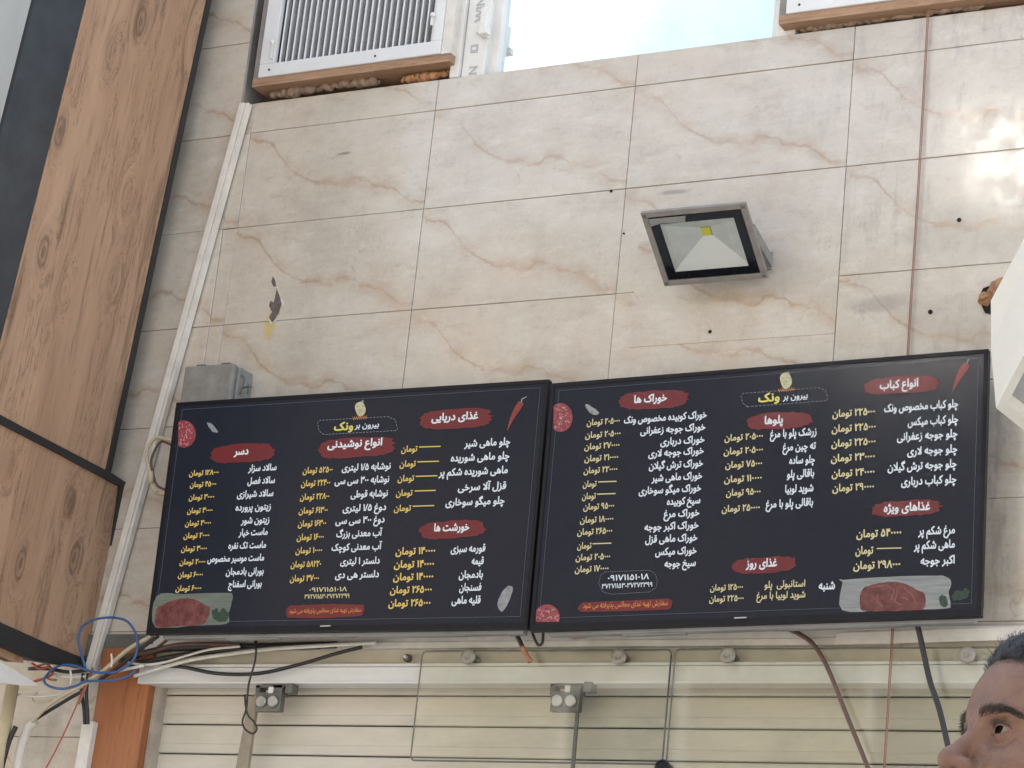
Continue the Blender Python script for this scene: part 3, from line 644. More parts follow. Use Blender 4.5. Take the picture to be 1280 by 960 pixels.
# ------------------------------------------------------------------ floodlight
def floodlight():
    W, Hh = .277, .2127; tlt = R_(52.38)
    C = Vector((1.506, -.150, 3.377))
    X = Vector((1, 0, 0)); Z = Vector((0, -math.sin(tlt), math.cos(tlt))); Y = X.cross(Z)*-1   # Z runs up the face, N looks out of it
    N = Vector((0, -math.cos(tlt), -math.sin(tlt)))
    MM = Matrix((X, N, Z)).transposed()
    o = empty('flood_light', C, 'square grey LED floodlight with black glass border tilted down on the wall', 'floodlight')
    L = lambda x, z, d=0.: C+X*x+Z*z+N*d
    b = MB(); t = .016
    for x, z, sx, sz in ((0, Hh/2-t/2, W, t), (0, -Hh/2+t/2, W, t), (-W/2+t/2, 0, t, Hh-2*t), (W/2-t/2, 0, t, Hh-2*t)):
        b.box(L(x, z, -.005), sx, .010, sz, MM, bev=.002)
    b.build('face_frame', M['lampbody'], o)
    b = MB(); b.box(L(0, -.012, -.055), W-.06, .026, Hh-.075, MM, bev=.006)
    fr_ = [L(sx*(W/2-.012), sz*(Hh/2-.012), -.0105) for sx, sz in ((-1,-1),(1,-1),(1,1),(-1,1))]; bk_ = [L(sx*(W/2-.055), -.012+sz*(Hh/2-.042), -.045) for sx, sz in ((-1,-1),(1,-1),(1,1),(-1,1))]
    b.add(fr_+bk_, [(i, (i+1) % 4, 4+(i+1) % 4, 4+i) for i in range(4)])
    for k in range(9): b.box(L(-.08+k*.02, -.012, -.075), .004, .018, Hh-.09, MM)
    b.build('housing', M['lampbody'], o)
    iw, ih = W/2-.017, Hh/2-.017; jw, jh = iw-.024, ih-.021
    def ring(b, w0, h0, d0, w1, h1, d1, mi=0, ox=0, oz=0):
        a = [L(-w0, -h0, d0), L(w0, -h0, d0), L(w0, h0, d0), L(-w0, h0, d0)]; c = [L(ox-w1, oz-h1, d1), L(ox+w1, oz-h1, d1), L(ox+w1, oz+h1, d1), L(ox-w1, oz+h1, d1)]
        for i in range(4): b.add([a[i], a[(i+1) % 4], c[(i+1) % 4], c[i]], [(0,1,2,3)], mi[i] if isinstance(mi, tuple) else mi)
    b = MB(); ring(b, iw, ih, -.002, jw, jh, -.002); b.build('black_border', M['lampblack'], o)
    b = MB(); ring(b, jw, jh, -.0025, jw-.008, jh-.010, -.010, (1,0,0,0)); ring(b, jw-.008, jh-.010, -.010, .013, .012, -.038, (1,0,0,0), 0, .018); b.build('reflector', [M['reflector'], M['refl_lit']], o)
    b = MB(); b.box(L(0, .018, -.037), .024, .003, .022, MM); b.build('led_chip', M['led'], o)
    b = MB(); ring(b, iw-.0005, ih-.0005, .0, .001, .001, .0005); b.build('lens', M['lensglass'], o)
    for sx in (-1, 1):
        for sz in (-1, 1):
            b = MB(); b.lathe(L(sx*(W/2-.009), sz*(Hh/2-.009), -.003), N, [(.005, 0), (.005, .004), (.003, .005)], 12); b.build('corner_screw', M['bracket'], o)
    # peeling protective film at one corner
    b = MB(); b.prism([L(-iw+.001, ih-.022, .002), L(-iw+.001, ih-.001, .002), L(-iw+.10, ih-.001, .002), L(-iw+.094, ih-.018, .002), L(-iw+.03, ih-.016, .002)], N*.0008); b.build('peeling_film', M['chrome'], o)
    b = MB()
    for sx in (-1, 1):
        e = L(sx*(W/2-.022), .0, -.05); b.prism([e+Vector((0, -.01, .014)), e+Vector((0, -.01, -.016)), Vector((e.x, -.006, C.z-.012)), Vector((e.x, -.006, C.z+.014))], (sx*.004, 0, 0))
    b.box((C.x, -.005, C.z+.005), W-.04, .006, .045); b.build('mounting_bracket', M['lampbody'], o)
floodlight()

# ------------------------------------------------------------------ grey junction box, conduits
def jbox():
    a, bq = onY(232, 455, -.085), onY(293, 457, -.085); lo = onY(219, 498, -.085)
    x0, x1 = a.x, bq.x; z1 = (a.z+bq.z)/2; z0 = z1-.15
    o = empty('junction_box', (x0, -.04, z0), 'grey metal junction box on the wall above the left corner of the left screen', 'box')
    b = MB(); b.lim(x0+.003, x1+.006, -.066, -.001, z0, z1-.004, bev=.004); b.build('case', M['jbox'], o)
    b = MB(); b.lim(x0, x1, -.086, -.067, z0-.002, z1, bev=.006); b.build('lid', M['jbox'], o)
    for f in (.28, .78): b = MB(); b.lim(x0+(x1-x0)*f-.014, x0+(x1-x0)*f+.014, -.078, -.062, z1+.0005, z1+.006, bev=.002); b.build('hinge', M['bracket'], o)
    b = MB(); q = Vector((x1+.007, -.045, z1-.06)); b.tube([q, q+Vector((.012, 0, .004)), q+Vector((.03, 0, .004))], .0022); b.tube([q+Vector((.018, 0, .012)), q+Vector((.02, 0, -.016))], .0018, smoothing=0); b.tube([q+Vector((.0, -.012, .035)), q+Vector((.012, -.012, .02)), q+Vector((.004, -.012, -.02))], .002); b.build('latch', M['bracket'], o)
jbox()

def conduit(p0, p1, w, d, y, name, m, label, slot=None):
    a, bq = onY(*p0, y), onY(*p1, y); z = (bq-a).normalized(); x = Vector((0,-1,0)).cross(z).normalized(); yv = z.cross(x)
    MM = Matrix((x, yv, z)).transposed(); o = empty(name, bq, label, 'conduit')
    L = (bq-a).length; c = (a+bq)/2
    b = MB(); b.box(c+Vector((0, d/2, 0)), w, d, L, MM, bev=.003); b.build('channel', m, o)
    if slot:
        b = MB(); b.box(c+x*(w*.82)+Vector((0, d/2, 0)), w*.42, d*.9, L, MM); b.build('lid_lip', m, o)
    return o
conduit((303, 128), (109, 836), .021, .020, -.026, 'cable_conduit', M['dirtywhite'], 'long slanting off-white cable conduit running down the wall past the left screen', True)
conduit((110, 901), (76, 1100), .038, .03, -.04, 'cable_conduit', M['dirtywhite'], 'short white cable conduit left of the orange jamb with black wires going in')
b = MB(); b.tube([onY(x, y, -.06) for x, y in ((44, 902), (34, 912), (24, 945), (18, 1000))], .013, 10); tag(b.build('pipe', M['dirtywhite']), 'bent off-white pipe at the bottom left below the fascia', 'pipe')
b = MB(); b.tube([onY(x, y, -.10) for x, y in ((16, 856), (2, 930), (-12, 1010))], .018, 12, smoothing=0); tag(b.build('pipe', M['yellowpipe']), 'yellowed vertical pipe at the lower left edge under the white soffit', 'pipe')

# ------------------------------------------------------------------ loose wires
def wire(pts, r, m, label, y=-.04, name='wire', depth=None, flat=1., parent=None):
    n = len(pts); ys = depth if depth else [y]*n
    b = MB(); b.tube([onY(p[0], p[1], ys[i]) for i, p in enumerate(pts)], r, 8, flat=flat)
    o = b.build(name, m)
    return tag(o, label, 'cable')
t0 = onY(1160, -60, -.012); bb = MB()
for dx in (-.0019, .0019):
    bb.tube([onY(1163, -40, -.012)+Vector((dx, 0, 0)), onY(1155, 110, -.012)+Vector((dx, 0, 0)), onY(1147, 250, -.012)+Vector((dx, 0, 0)), onY(1135, 440, -.012)+Vector((dx, 0, 0)), onY(1122, 700, -.012)+Vector((dx, 0, 0)), onY(1116, 785, -.05)+Vector((dx, 0, 0)), onY(1111, 870, -.07)+Vector((dx, 0, 0)), onY(1103, 1000, -.07)+Vector((dx, 0, 0))], .0014, 8)
tag(bb.build('twin_cable', M['cable_pink']), 'thin twin reddish cable hanging straight down the wall behind the right screen', 'cable')
wire([(1144, 772), (1150, 795), (1162, 850), (1175, 890), (1195, 975), (1215, 1040), (1262, 1230), (1290, 1500), (1300, 1800)], .0068, M['cable_black'], 'thick black power cable dropping from under the right screen towards the man', -.10)
wire([(985, 786), (1000, 793), (1017, 806), (1035, 836), (1058, 893), (1088, 968), (1110, 1030), (1160, 1250), (1180, 1700)], .0055, M['cable_brown'], 'dark brown cable slanting down from the trunking across the shutter', -.075, depth=[-.04, -.05, -.06, -.075, -.08, -.09, -.09, -.08, -.08])
wire([(324, 770), (321, 795), (319, 825), (311, 855), (308, 885), (303, 902), (307, 912), (316, 917), (321, 911), (317, 902), (310, 894), (307, 882), (306, 868)], .0026, M['cable_black'], 'thin black wire hanging under the left screen with a small loop at its end', -.09)
wire([(316, 770), (318, 795), (319, 812)], .0024, M['cable_black'], 'short black wire tail beside the looped wire under the left screen', -.095)
o = empty('cable_plug', onY(655, 812, -.09), 'black cable end with orange taped tip hanging between the screens', 'cable')
b = MB(); b.tube([onY(x, y, -.09) for x, y in ((641, 786), (645, 793), (649, 800), (654, 811))], .0062, 8); b.tube([onY(x, y, -.09) for x, y in ((640, 787), (636, 791), (640, 795), (645, 792))], .002, 6); b.build('sheath', M['cable_black'], o)
b = MB(); b.tube([onY(x, y, -.09) for x, y in ((653, 809), (657, 817), (663, 827))], .0072, 8); b.build('taped_tip', M['copper'], o)
wire([(664, 785), (668, 798), (673, 806), (678, 803), (679, 788)], .0036, M['cable_black'], 'small U-shaped black wire loop right of the taped cable end', -.09)
wire([(168, 845), (190, 838), (222, 829), (248, 823), (290, 817), (340, 811), (420, 806), (470, 803)], .0075, M['cable_white'], 'thick white cable sagging along the rail below the left screen', -.062, flat=.6)
wire([(205, 832), (230, 834), (265, 841), (300, 843), (335, 840), (380, 829), (420, 817), (452, 809)], .0050, M['cable_black'], 'black cable sagging in front of the rail below the left screen', -.055)
wire([(160, 828), (180, 831), (205, 828), (232, 820), (262, 812), (300, 808)], .0034, M['cable_white'], 'thin white wire looping left of the thick white cable', -.07)
k = 0
for pts, r, mm, lab in (
    ([(150, 826), (200, 812), (250, 809), (330, 808), (420, 806)], .0095, 'cable_black', 'fat black cable bundle lying under the left screen, upper run'),
    ([(160, 832), (210, 822), (260, 815), (320, 811), (400, 808)], .0075, 'cable_black', 'black cable lying just below the fat black bundle'),
    ([(150, 821), (185, 816), (225, 806), (300, 806)], .0065, 'cable_brown', 'dark brown cable at the left end of the black bundle'),
    ([(112, 850), (130, 838), (160, 812), (190, 795)], .0060, 'cable_beige', 'beige cable rising from the tangle to the left screen corner'),
    ([(124, 850), (145, 836), (175, 812), (198, 795)], .0050, 'cable_black', 'black cable rising beside the beige one to the screen corner'),
    ([(172, 826), (190, 815), (205, 803), (216, 793)], .0042, 'cable_brown', 'short brown cable going up behind the lower left screen corner'),
    ([(60, 842), (85, 846), (112, 845), (150, 838), (180, 832)], .0045, 'cable_white', 'white wire crossing the tangle under the conduit'),
    ([(36, 836), (60, 836), (85, 840), (110, 838)], .0050, 'cable_black', 'black wire between the fascia and the conduit end'),
    ([(20, 868), (50, 871), (85, 866), (104, 858)], .0032, 'cable_white', 'thin white wire stretched below the blue loop at far left'),
    ([(40, 902), (60, 882), (84, 866), (112, 852)], .0055, 'cable_beige', 'beige cable curving from the bent pipe up to the tangle'),
    ([(20, 908), (12, 925), (6, 945), (0, 970)], .0070, 'cable_black', 'black cable arching beside the bent pipe'),
    ([(46, 898), (62, 888), (92, 870), (108, 862)], .0050, 'cable_black', 'dark cable under the beige one rising to the tangle'),
    ([(104, 842), (102, 865), (105, 885), (106, 905)], .0052, 'cable_black', 'black wire dropping into the short white conduit, left of two'),
    ([(110, 842), (108, 866), (109, 885), (110, 905)], .0048, 'cable_black', 'black wire dropping into the short white conduit, right of two'),
    ([(115, 838), (104, 862), (92, 890), (76, 925), (55, 965)], .0020, 'cable_red', 'thin red wire slanting down across the wall at lower left'),
    ([(116, 834), (110, 852), (103, 870), (98, 880)], .0030, 'cable_pink', 'short pinkish wire at the lower end of the slanting conduit'),
    ([(40, 829), (50, 836), (62, 834), (66, 842), (55, 848), (42, 852)], .0036, 'cable_red', 'short red wire curled at the edge of the white soffit'),
    ([(44, 834), (58, 830), (64, 838), (60, 848), (70, 850)], .0032, 'copper', 'orange wire tangled with the red one by the soffit'),
    ([(46, 866), (40, 872), (45, 878), (60, 876), (80, 870)], .0032, 'cable_beige', 'small beige wire curl under the soffit tip')):
    k += 1; wire(pts, r, M[mm], lab, -.075-.004*(k % 6) if pts[0][0] < 130 else -.045-.003*(k % 4))
wire([(107, 835), (102, 818), (98, 800), (101, 786), (110, 778), (125, 773), (142, 772), (156, 775), (164, 782), (170, 793), (172, 805), (170, 818), (163, 829), (147, 839), (130, 841), (112, 839), (97, 833), (83, 831), (70, 834), (60, 842), (55, 851), (62, 858), (78, 861), (95, 857), (106, 852), (125, 851), (145, 850), (160, 845), (170, 838)], .0034, M['cable_blue'], 'blue cable looped twice round the lower end of the slanting conduit', -.10, name='blue_cable')
for i in range(2):
    x, y = ((88, 847), (139, 826))[i]; b = MB(); b.tube([onY(x, y-9, -.115), onY(x+1, y, -.118), onY(x, y+8, -.115)], .0028, 6, flat=.5); tag(b.build('cable_tie', M['cable_white']), ('white cable tie round the blue loop at left', 'white cable tie by the screen end of the blue loop')[i], 'cable tie')
o = empty('wire_loop', onY(195, 580, -.09), 'grubby bent cable loop sticking out left of the left screen', 'cable')
b = MB(); b.tube([onY(x, y, -.10) for x, y in ((220, 552), (207, 549), (197, 547), (188, 554), (183, 568), (186, 585), (189, 600), (191, 612), (200, 617), (212, 617))], .0048, 8); b.build('outer_wire', M['yellowpipe'], o)
b = MB(); b.tube([onY(x, y, -.095) for x, y in ((214, 556), (202, 552), (195, 560), (189, 575), (191, 590), (196, 606), (206, 612))], .0034, 8); b.build('inner_wire', M['cable_brown'], o)
b = MB(); b.tube([onY(x, y, -.102) for x, y in ((188, 590), (189, 604))], .0075, 8, smoothing=0); b.tube([onY(x, y, -.102) for x, y in ((190, 608), (196, 616))], .0072, 8, smoothing=0); b.build('tape_wrap', M['cable_beige'], o)

# ------------------------------------------------------------------ cream box at the right edge
def cream_box():
    y0 = -.55
    f = [onY(1245, 510, y0), onY(1330, 347, y0-.30), onY(1430, 440, y0-.12), onY(1345, 590, y0+.18)]
    bk = [onY(1239, 440, y0+.10), onY(1238.5, 376, y0+.12), onY(1325, 214, y0-.1), onY(1440, 320, y0+.1), onY(1360, 520, y0+.4)]
    o = empty('light_box', f[0], 'cream coloured box lamp jutting in at the right edge beside the right screen', 'box lamp')
    b = MB(); vs = f+bk
    b.add(vs, [(0,4,5,6,1), (1,6,7,2), (2,7,8,3), (3,8,4,0), (4,8,7,6,5)]); b.build('shell', M['sign_cream'], o)
    cen = sum((Vector(p) for p in f), Vector())/4; nn = (f[1]-f[0]).cross(f[3]-f[0]).normalized()
    if nn.dot(cen-sum((Vector(p) for p in bk), Vector())/5) < 0: nn = -nn
    inn = [p+(cen-p)*.16 for p in f]; dp = [p-nn*.025+(cen-p)*.03 for p in inn]; b = MB()
    for i in range(4):
        j = (i+1) % 4; b.add([f[i], f[j], inn[j], inn[i]], [(0,1,2,3)]); b.add([inn[i], inn[j], dp[j], dp[i]], [(0,1,2,3)])
    b.build('rim', M['white'], o); b = MB(); b.add(dp, [(0,1,2,3)]); b.add([p-nn*.004 for p in dp], [(3,2,1,0)]); b.build('diffuser', M['darkvane'], o)
    cb = sum((Vector(p) for p in bk), Vector())/5; b = MB(); b.tube([cb, Vector((cb.x+.06, -.008, cb.z))], .018, 10, smoothing=0); b.lathe((cb.x+.06, -.004, cb.z), (0,-1,0), [(.05, 0), (.05, .008), (.03, .012)], 18); b.build('wall_arm', M['bracket'], o)
cream_box()
#@@TV
# ------------------------------------------------------------------ the two menu screens
EXP = 2**sc.view_settings.exposure
def glow(name, c, k=1., c2=None, scale=30, stretch=(1,1,1), rough=.3):   # picture on a lit screen
    m = mat(name, tuple(x*k/EXP for x in c), rough, c2=tuple(x*k/EXP for x in c2) if c2 else None, var=.03, scale=scale, emit=1., stretch=stretch, spec=.3)
    bs = m.node_tree.nodes['Principled BSDF']; m.node_tree.links.remove(bs.inputs['Base Color'].links[0]); bs.inputs['Base Color'].default_value = (.004, .004, .005, 1)
    return m
S = {}
S['bg'] = glow('screen_black', (.0135, .0165, .0265), 1, (.0110, .0135, .0220), 40, rough=.18); S['bg'].node_tree.nodes['Principled BSDF'].inputs['Specular IOR Level'].default_value = .16
S['white'] = glow('screen_white', (.66, .70, .74)); S['gold'] = glow('screen_gold', (.66, .47, .13)); S['palegold'] = glow('screen_pale_gold', (.60, .52, .28))
S['yellow'] = glow('screen_yellow', (.62, .55, .12)); S['grey'] = glow('screen_grey', (.24, .25, .27)); S['dim'] = glow('screen_dim_line', (.075, .08, .095))
S['red'] = glow('screen_red', (.165, .018, .021), 1, (.115, .012, .015), 90, (1, 1, 6)); S['orange'] = glow('screen_orange', (.55, .22, .06))
S['cream'] = glow('screen_cream', (.55, .52, .33), 1, (.36, .33, .18), 120)
S['salami'] = glow('screen_salami', (.34, .075, .085), 1, (.13, .012, .02), 170); S['meat'] = glow('screen_meat', (.21, .070, .060), 1, (.055, .010, .012), 48)
S['fat'] = glow('screen_fat', (.45, .24, .24)); S['meatfat'] = glow('screen_meat_fat', (.26, .10, .10)); S['slate'] = glow('screen_board', (.30, .31, .31), 1, (.17, .18, .18), 60, (.25, 1, 3)); S['slateg'] = glow('screen_board_dim', (.16, .18, .15), 1, (.10, .115, .095), 60, (.25, 1, 3))
S['chilli'] = glow('screen_chilli', (.26, .035, .035), 1, (.17, .02, .022), 60); S['garlic'] = glow('screen_garlic', (.33, .33, .34), 1, (.15, .155, .17), 70); S['herb'] = glow('screen_herb', (.035, .07, .045), 1, (.012, .028, .02), 120)

FORMS = {}
for ch, base, n in (('ا',0xFE8D,2),('آ',0xFE81,2),('ب',0xFE8F,4),('پ',0xFB56,4),('ت',0xFE95,4),('ث',0xFE99,4),('ج',0xFE9D,4),('چ',0xFB7A,4),('ح',0xFEA1,4),('خ',0xFEA5,4),('د',0xFEA9,2),('ذ',0xFEAB,2),('ر',0xFEAD,2),('ز',0xFEAF,2),('ژ',0xFB8A,2),('س',0xFEB1,4),('ش',0xFEB5,4),('ص',0xFEB9,4),('ض',0xFEBD,4),('ط',0xFEC1,4),('ظ',0xFEC5,4),('ع',0xFEC9,4),('غ',0xFECD,4),('ف',0xFED1,4),('ق',0xFED5,4),('ک',0xFB8E,4),('گ',0xFB92,4),('ل',0xFEDD,4),('م',0xFEE1,4),('ن',0xFEE5,4),('و',0xFEED,2),('ه',0xFEE9,4),('ی',0xFBFC,4)):
    FORMS[ch] = (base, n)
DIG = '۰۱۲۳۴۵۶۷۸۹/-'
def fa(s):
    """joined letter forms in visual (left to right) order"""
    out = []; i = 0
    while i < len(s):
        c = s[i]
        if c in DIG:
            j = i
            while j < len(s) and s[j] in DIG: j += 1
            out.append(s[i:j]); i = j; continue
        if c not in FORMS: out.append(c); i += 1; continue
        prev = i > 0 and s[i-1] in FORMS and FORMS[s[i-1]][1] == 4
        b, n = FORMS[c]
        if c == 'ل' and i+1 < len(s) and s[i+1] in 'اآ':
            out.append(chr((0xFEFB if s[i+1] == 'ا' else 0xFEF5)+(1 if prev else 0))); i += 2; continue
        nxt = n == 4 and i+1 < len(s) and s[i+1] in FORMS
        out.append(chr(b+(3 if prev and nxt else 2 if nxt else 1 if prev else 0))); i += 1
    return ''.join(reversed(out))
CACHE = {}
def glyphs(s):
    if s not in CACHE: CACHE[s] = outline_mesh(s, 2)
    return CACHE[s]

class TV:
    def __init__(s, label, c, ypr, W=1.10, asp=1.752):
        y, p, r = [R_(a) for a in ypr]
        F = Vector((-math.sin(y)*math.cos(p), math.cos(y)*math.cos(p), math.sin(p))); a = Vector((math.cos(y), math.sin(y), 0)); u = a.cross(F)
        s.X = a*math.cos(r)+u*math.sin(r); s.Z = -a*math.sin(r)+u*math.cos(r); s.F = F; s.C = Vector(c); s.W = W; s.H = W/asp
        s.MM = Matrix((s.X, s.F, s.Z)).transposed(); W, H = s.W, s.H
        s.o = empty('menu_screen', c, label, 'screen')
        f = .0105; b = MB(); L = s.L
        for x, z, sx, sz in ((0, H/2-f/2, W, f), (0, -H/2+.0085, W, .017), (-W/2+f/2, .003, f, H-f-.017), (W/2-f/2, .003, f, H-f-.017)):
            b.box(L(x, z, -.008), sx, .020, sz, s.MM, bev=.002)
        b.build('bezel', M['bezel'], s.o)
        b = MB(); b.box(L(0, .012, -.030), W-.012, .026, H-.034, s.MM, bev=.004); b.box(L(0, -.06, -.056), W-.16, .030, H-.20, s.MM, bev=.01)
        b.build('back_cover', M['black'], s.o)
        b = MB(); b.box(L(.01, -H/2-.001, -.030), W-.06, .026, .014, s.MM, bev=.003); b.box(L(-.24, -H/2-.005, -.034), .16, .018, .012, s.MM, bev=.003); b.box(L(.22, -H/2-.005, -.030), .30, .018, .010, s.MM, bev=.003); b.build('underside_rail', M['chin'], s.o)
        b = MB(); b.box(L(0, 0, -.085), .40, .03, .34, s.MM); b.box((s.C.x, -.012, s.C.z), .5, .02, .12); b.build('wall_mount', M['bracket'], s.o)
        b = MB(); b.box(L(0, .003, -.003), W-2*f+.002, .004, H-f-.016, s.MM); s.screen = b.build('screen', S['bg'], s.o)
        b = MB()                                 # thin line that frames the picture
        x0, x1, z0, z1 = -W/2+.022, W/2-.022, -H/2+.03, H/2-.02
        t = .0012; b.add([L(x0, z0, .0004), L(x1, z0, .0004), L(x1, z1, .0004), L(x0, z1, .0004), L(x0+t, z0+t, .0004), L(x1-t, z0+t, .0004), L(x1-t, z1-t, .0004), L(x0+t, z1-t, .0004)], [(i, (i+1) % 4, 4+(i+1) % 4, 4+i) for i in range(4)])
        b.build('border_line', S['dim'], s.screen)
        b = MB(); 
    def L(s, x, z, d=0.): return s.C+s.X*x+s.Z*z-s.F*d
    def uv(s, px, py): d = onP(px, py, s.C, s.F)-s.C; return d.dot(s.X), d.dot(s.Z)
    def text(s, b, t, xl, xr, yc, em, bold=.022, lift=.0012, mi=0):
        v, f = glyphs(fa(t)); a, z = s.uv(xl, yc); c, z2 = s.uv(xr, yc); z = (z+z2)/2
        x0, x1 = v[:, 0].min(), v[:, 0].max()
        bold *= 1.12; sx = (c-a)/(x1-x0+2*bold); k = 0
        for ox, oz in ((0, 0), (1, .5), (-1, -.5), (.5, -1), (-.5, 1)):
            b.add([s.L(a+(p[0]-x0+bold*(1+ox))*sx, z+(p[1]-.26+bold*oz)*em, lift+k*.00009) for p in v], f, mi); k += 1
    def poly(s, b, pts, lift=.0005, mi=0):
        b.add([s.L(*s.uv(*p), lift) for p in pts], [list(range(len(pts)))], mi)
    def banner(s, t, xl, xr, yc, bx):
        x0, x1, y0, y1 = bx; b = MB(); n = 56; pts = []; cx, cy, rx, ry = (x0+x1)/2, (y0+y1)/2, (x1-x0)/2, (y1-y0)/2
        tilt = -.06
        for k in range(n):
            a = 2*math.pi*k/n; ca, sa = math.cos(a), math.sin(a); e = .55
            x = rx*math.copysign(abs(ca)**e, ca); y = ry*.92*math.copysign(abs(sa)**.75, sa)
            j = random.uniform(-1, 1); x += j*(2.2 if abs(ca) > .75 else .6); y += random.uniform(-.9, .9)
            if ca > .6 and sa < .3: x += random.uniform(-3, 3)
            pts.append((cx+x, cy+y+tilt*x))
        s.poly(b, pts, .0005); o = b.build('heading_banner', S['red'], s.screen)
        b = MB(); s.text(b, t, xl, xr, yc, .0275, .03); b.build('heading_text', S['white'], s.screen)
    def lines(s, name, rows, m, em, bold):
        b = MB()
        for t, xl, xr, yc in rows: s.text(b, t, xl, xr, yc, em, bold)
        return b.build(name, S[m], s.screen)
    def prices(s, rows, m, em=.0222, bold=.024):
        b = MB()
        for r in rows:
            if len(r) == 4: s.text(b, r[0]+' تومان', r[1], r[2], r[3], em, bold)
            else:                                # an empty price: the word and a drawn line
                a, c, l0, l1, y = r; s.text(b, 'تومان', a, c, y+2, em, bold)
                s.poly(b, [(l0, y-1.8), (l1, y-2.6), (l1, y-1.2), (l0, y-.4)], .0012)
        b.build('price_list', S[m], s.screen)
    def dashed(s, pts, m, w=.0013, dash=.006, gap=.004, name='dashed_frame'):
        P = [Vector((*s.uv(*p), 0)) for p in pts]; b = MB(); pos = 0.
        for a, c in zip(P, P[1:]):
            d = (c-a); ln = d.length; d = d/ln; n = Vector((-d.y, d.x, 0))*w/2; t = -pos
            while t < ln:
                t0, t1 = max(t, 0), min(t+dash, ln)
                if t1 > t0: q = [a+d*t0-n, a+d*t1-n, a+d*t1+n, a+d*t0+n]; b.add([s.L(k.x, k.y, .001) for k in q], [(0,1,2,3)])
                t += dash+gap
            pos = (pos+ln) % (dash+gap)
        b.build(name, S[m], s.screen)
    def logo(s, frame, em_c, er, white, yellow, y, script):
        x0, x1, y0, y1, sl = frame
        f = lambda x, yy: (x, yy+(x-(x0+x1)/2)*sl)
        s.dashed([f(x0+8, y1), f(x0+2, y1-5), f(x0, y0+3), f(x0+2, y0), f(x1-12, y0), f(x1-3, y0+4), f(x1, y1-3), f(x1-1, y1), f(x0+8, y1)], 'grey')
        b = MB(); cx, cy = em_c; pts = [(cx+er*.82*math.cos(a)+.6*math.sin(3*a), cy+er*math.sin(a)*1.15-.5*math.cos(2*a)) for a in [2*math.pi*k/28 for k in range(28)]]
        s.poly(b, pts, .0006); b.build('round_emblem', S['cream'], s.screen)
        b = MB()
        for dx, dy, w, h in ((-3, -3, 3, 1.1), (2.6, -3.4, 3, 1.1), (0, 1.6, 5, 1.2), (-1.5, 5, 3, 1), (3, -9, 3.5, 2.4)): s.poly(b, [(cx+dx-w/2, cy+dy), (cx+dx, cy+dy-h), (cx+dx+w/2, cy+dy), (cx+dx, cy+dy+h)], .001)
        b.build('emblem_marks', S['grey'], s.screen)
        b = MB(); q = [(script[0]+(script[1]-script[0])*k/14, script[2]-(k*.13)+(2.2 if k % 2 else -1.6)) for k in range(15)]
        for a, c in zip(q, q[1:]): s.poly(b, [(a[0], a[1]-.8), (c[0], c[1]-.8), (c[0], c[1]+.8), (a[0], a[1]+.8)], .0012)
        b.build('emblem_script', S['orange'], s.screen)
        b = MB(); s.text(b, 'بیرون بر', *white, y[0], .021, .02); b.build('logo_word', S['white'], s.screen)
        b = MB(); s.text(b, 'ونک', *yellow, y[1], .030, .03); b.build('logo_word', S['yellow'], s.screen)
    def chilli(s, tip, top, w, stem):
        T, P = Vector(tip), Vector(top); d = (P-T); n = Vector((-d.y, d.x)).normalized(); a = []; c = []
        for k in range(13):
            t = k/12; wd = w*(t**.75)*(1-.25*max(0, t-.8)*5); p = T+d*t+n*math.sin(t*3.1)*-1.6; a.append(tuple(p-n*wd/2)); c.append(tuple(p+n*wd/2))
        b = MB(); s.poly(b, a+c[::-1], .0006); b.build('chilli_picture', S['chilli'], s.screen)
        b = MB()
        for k in range(12): p, q = Vector(a[k])*.62+Vector(c[k])*.38, Vector(a[k+1])*.62+Vector(c[k+1])*.38; s.poly(b, [tuple(p-n*.35), tuple(q-n*.35), tuple(q+n*.35), tuple(p+n*.35)], .001)
        b.build('chilli_gloss', S['meatfat'], s.screen)
        b = MB(); q = [P, P+Vector((.5, -4)), Vector(stem)]
        for u, v in zip(q, q[1:]): s.poly(b, [tuple(u-n*.9), tuple(v-n*.7), tuple(v+n*.7), tuple(u+n*.9)], .0009)
        b.build('chilli_stem', S['herb'] if stem[1] > 498 else S['grey'], s.screen)
    def blob(s, name, pts, m, lift=.0006, jit=.6):
        b = MB(); P = [Vector(p) for p in pts]; out = []; n = len(P)
        for i in range(n):
            a, c, d, e = P[i-1], P[i], P[(i+1) % n], P[(i+2) % n]
            for k in range(4):
                t = k/4; q = .5*((2*c)+(d-a)*t+(2*a-5*c+4*d-e)*t*t+(3*c-a-3*d+e)*t**3); out.append((q.x+random.uniform(-jit, jit), q.y+random.uniform(-jit, jit)))
        s.poly(b, out, lift); return b.build(name, S[m], s.screen)
    def salami(s, c, rx, ry, cut=None):
        pts = [(c[0]+rx*math.cos(a), c[1]+ry*math.sin(a)) for a in [2*math.pi*k/40 for k in range(40)]]
        if cut: pts = [(max(x, cut[0]), min(y, cut[1])) for x, y in pts]
        b = MB(); s.poly(b, pts, .0006); b.build('salami_picture', S['salami'], s.screen)
        b = MB()
        for k in range(60):
            a, r = random.uniform(0, 6.28), math.sqrt(random.random())*.88; x, y = c[0]+rx*r*math.cos(a), c[1]+ry*r*math.sin(a); q = random.uniform(.5, 1.3)
            if cut and (x-q < cut[0] or y+q > cut[1]): continue
            s.poly(b, [(x+q*math.cos(t)*random.uniform(.6, 1.2), y+q*math.sin(t)*random.uniform(.6, 1.2)) for t in (0, 1, 2, 3.1, 4.2, 5.2)], .001)
        b.build('fat_specks', S['fat'], s.screen)

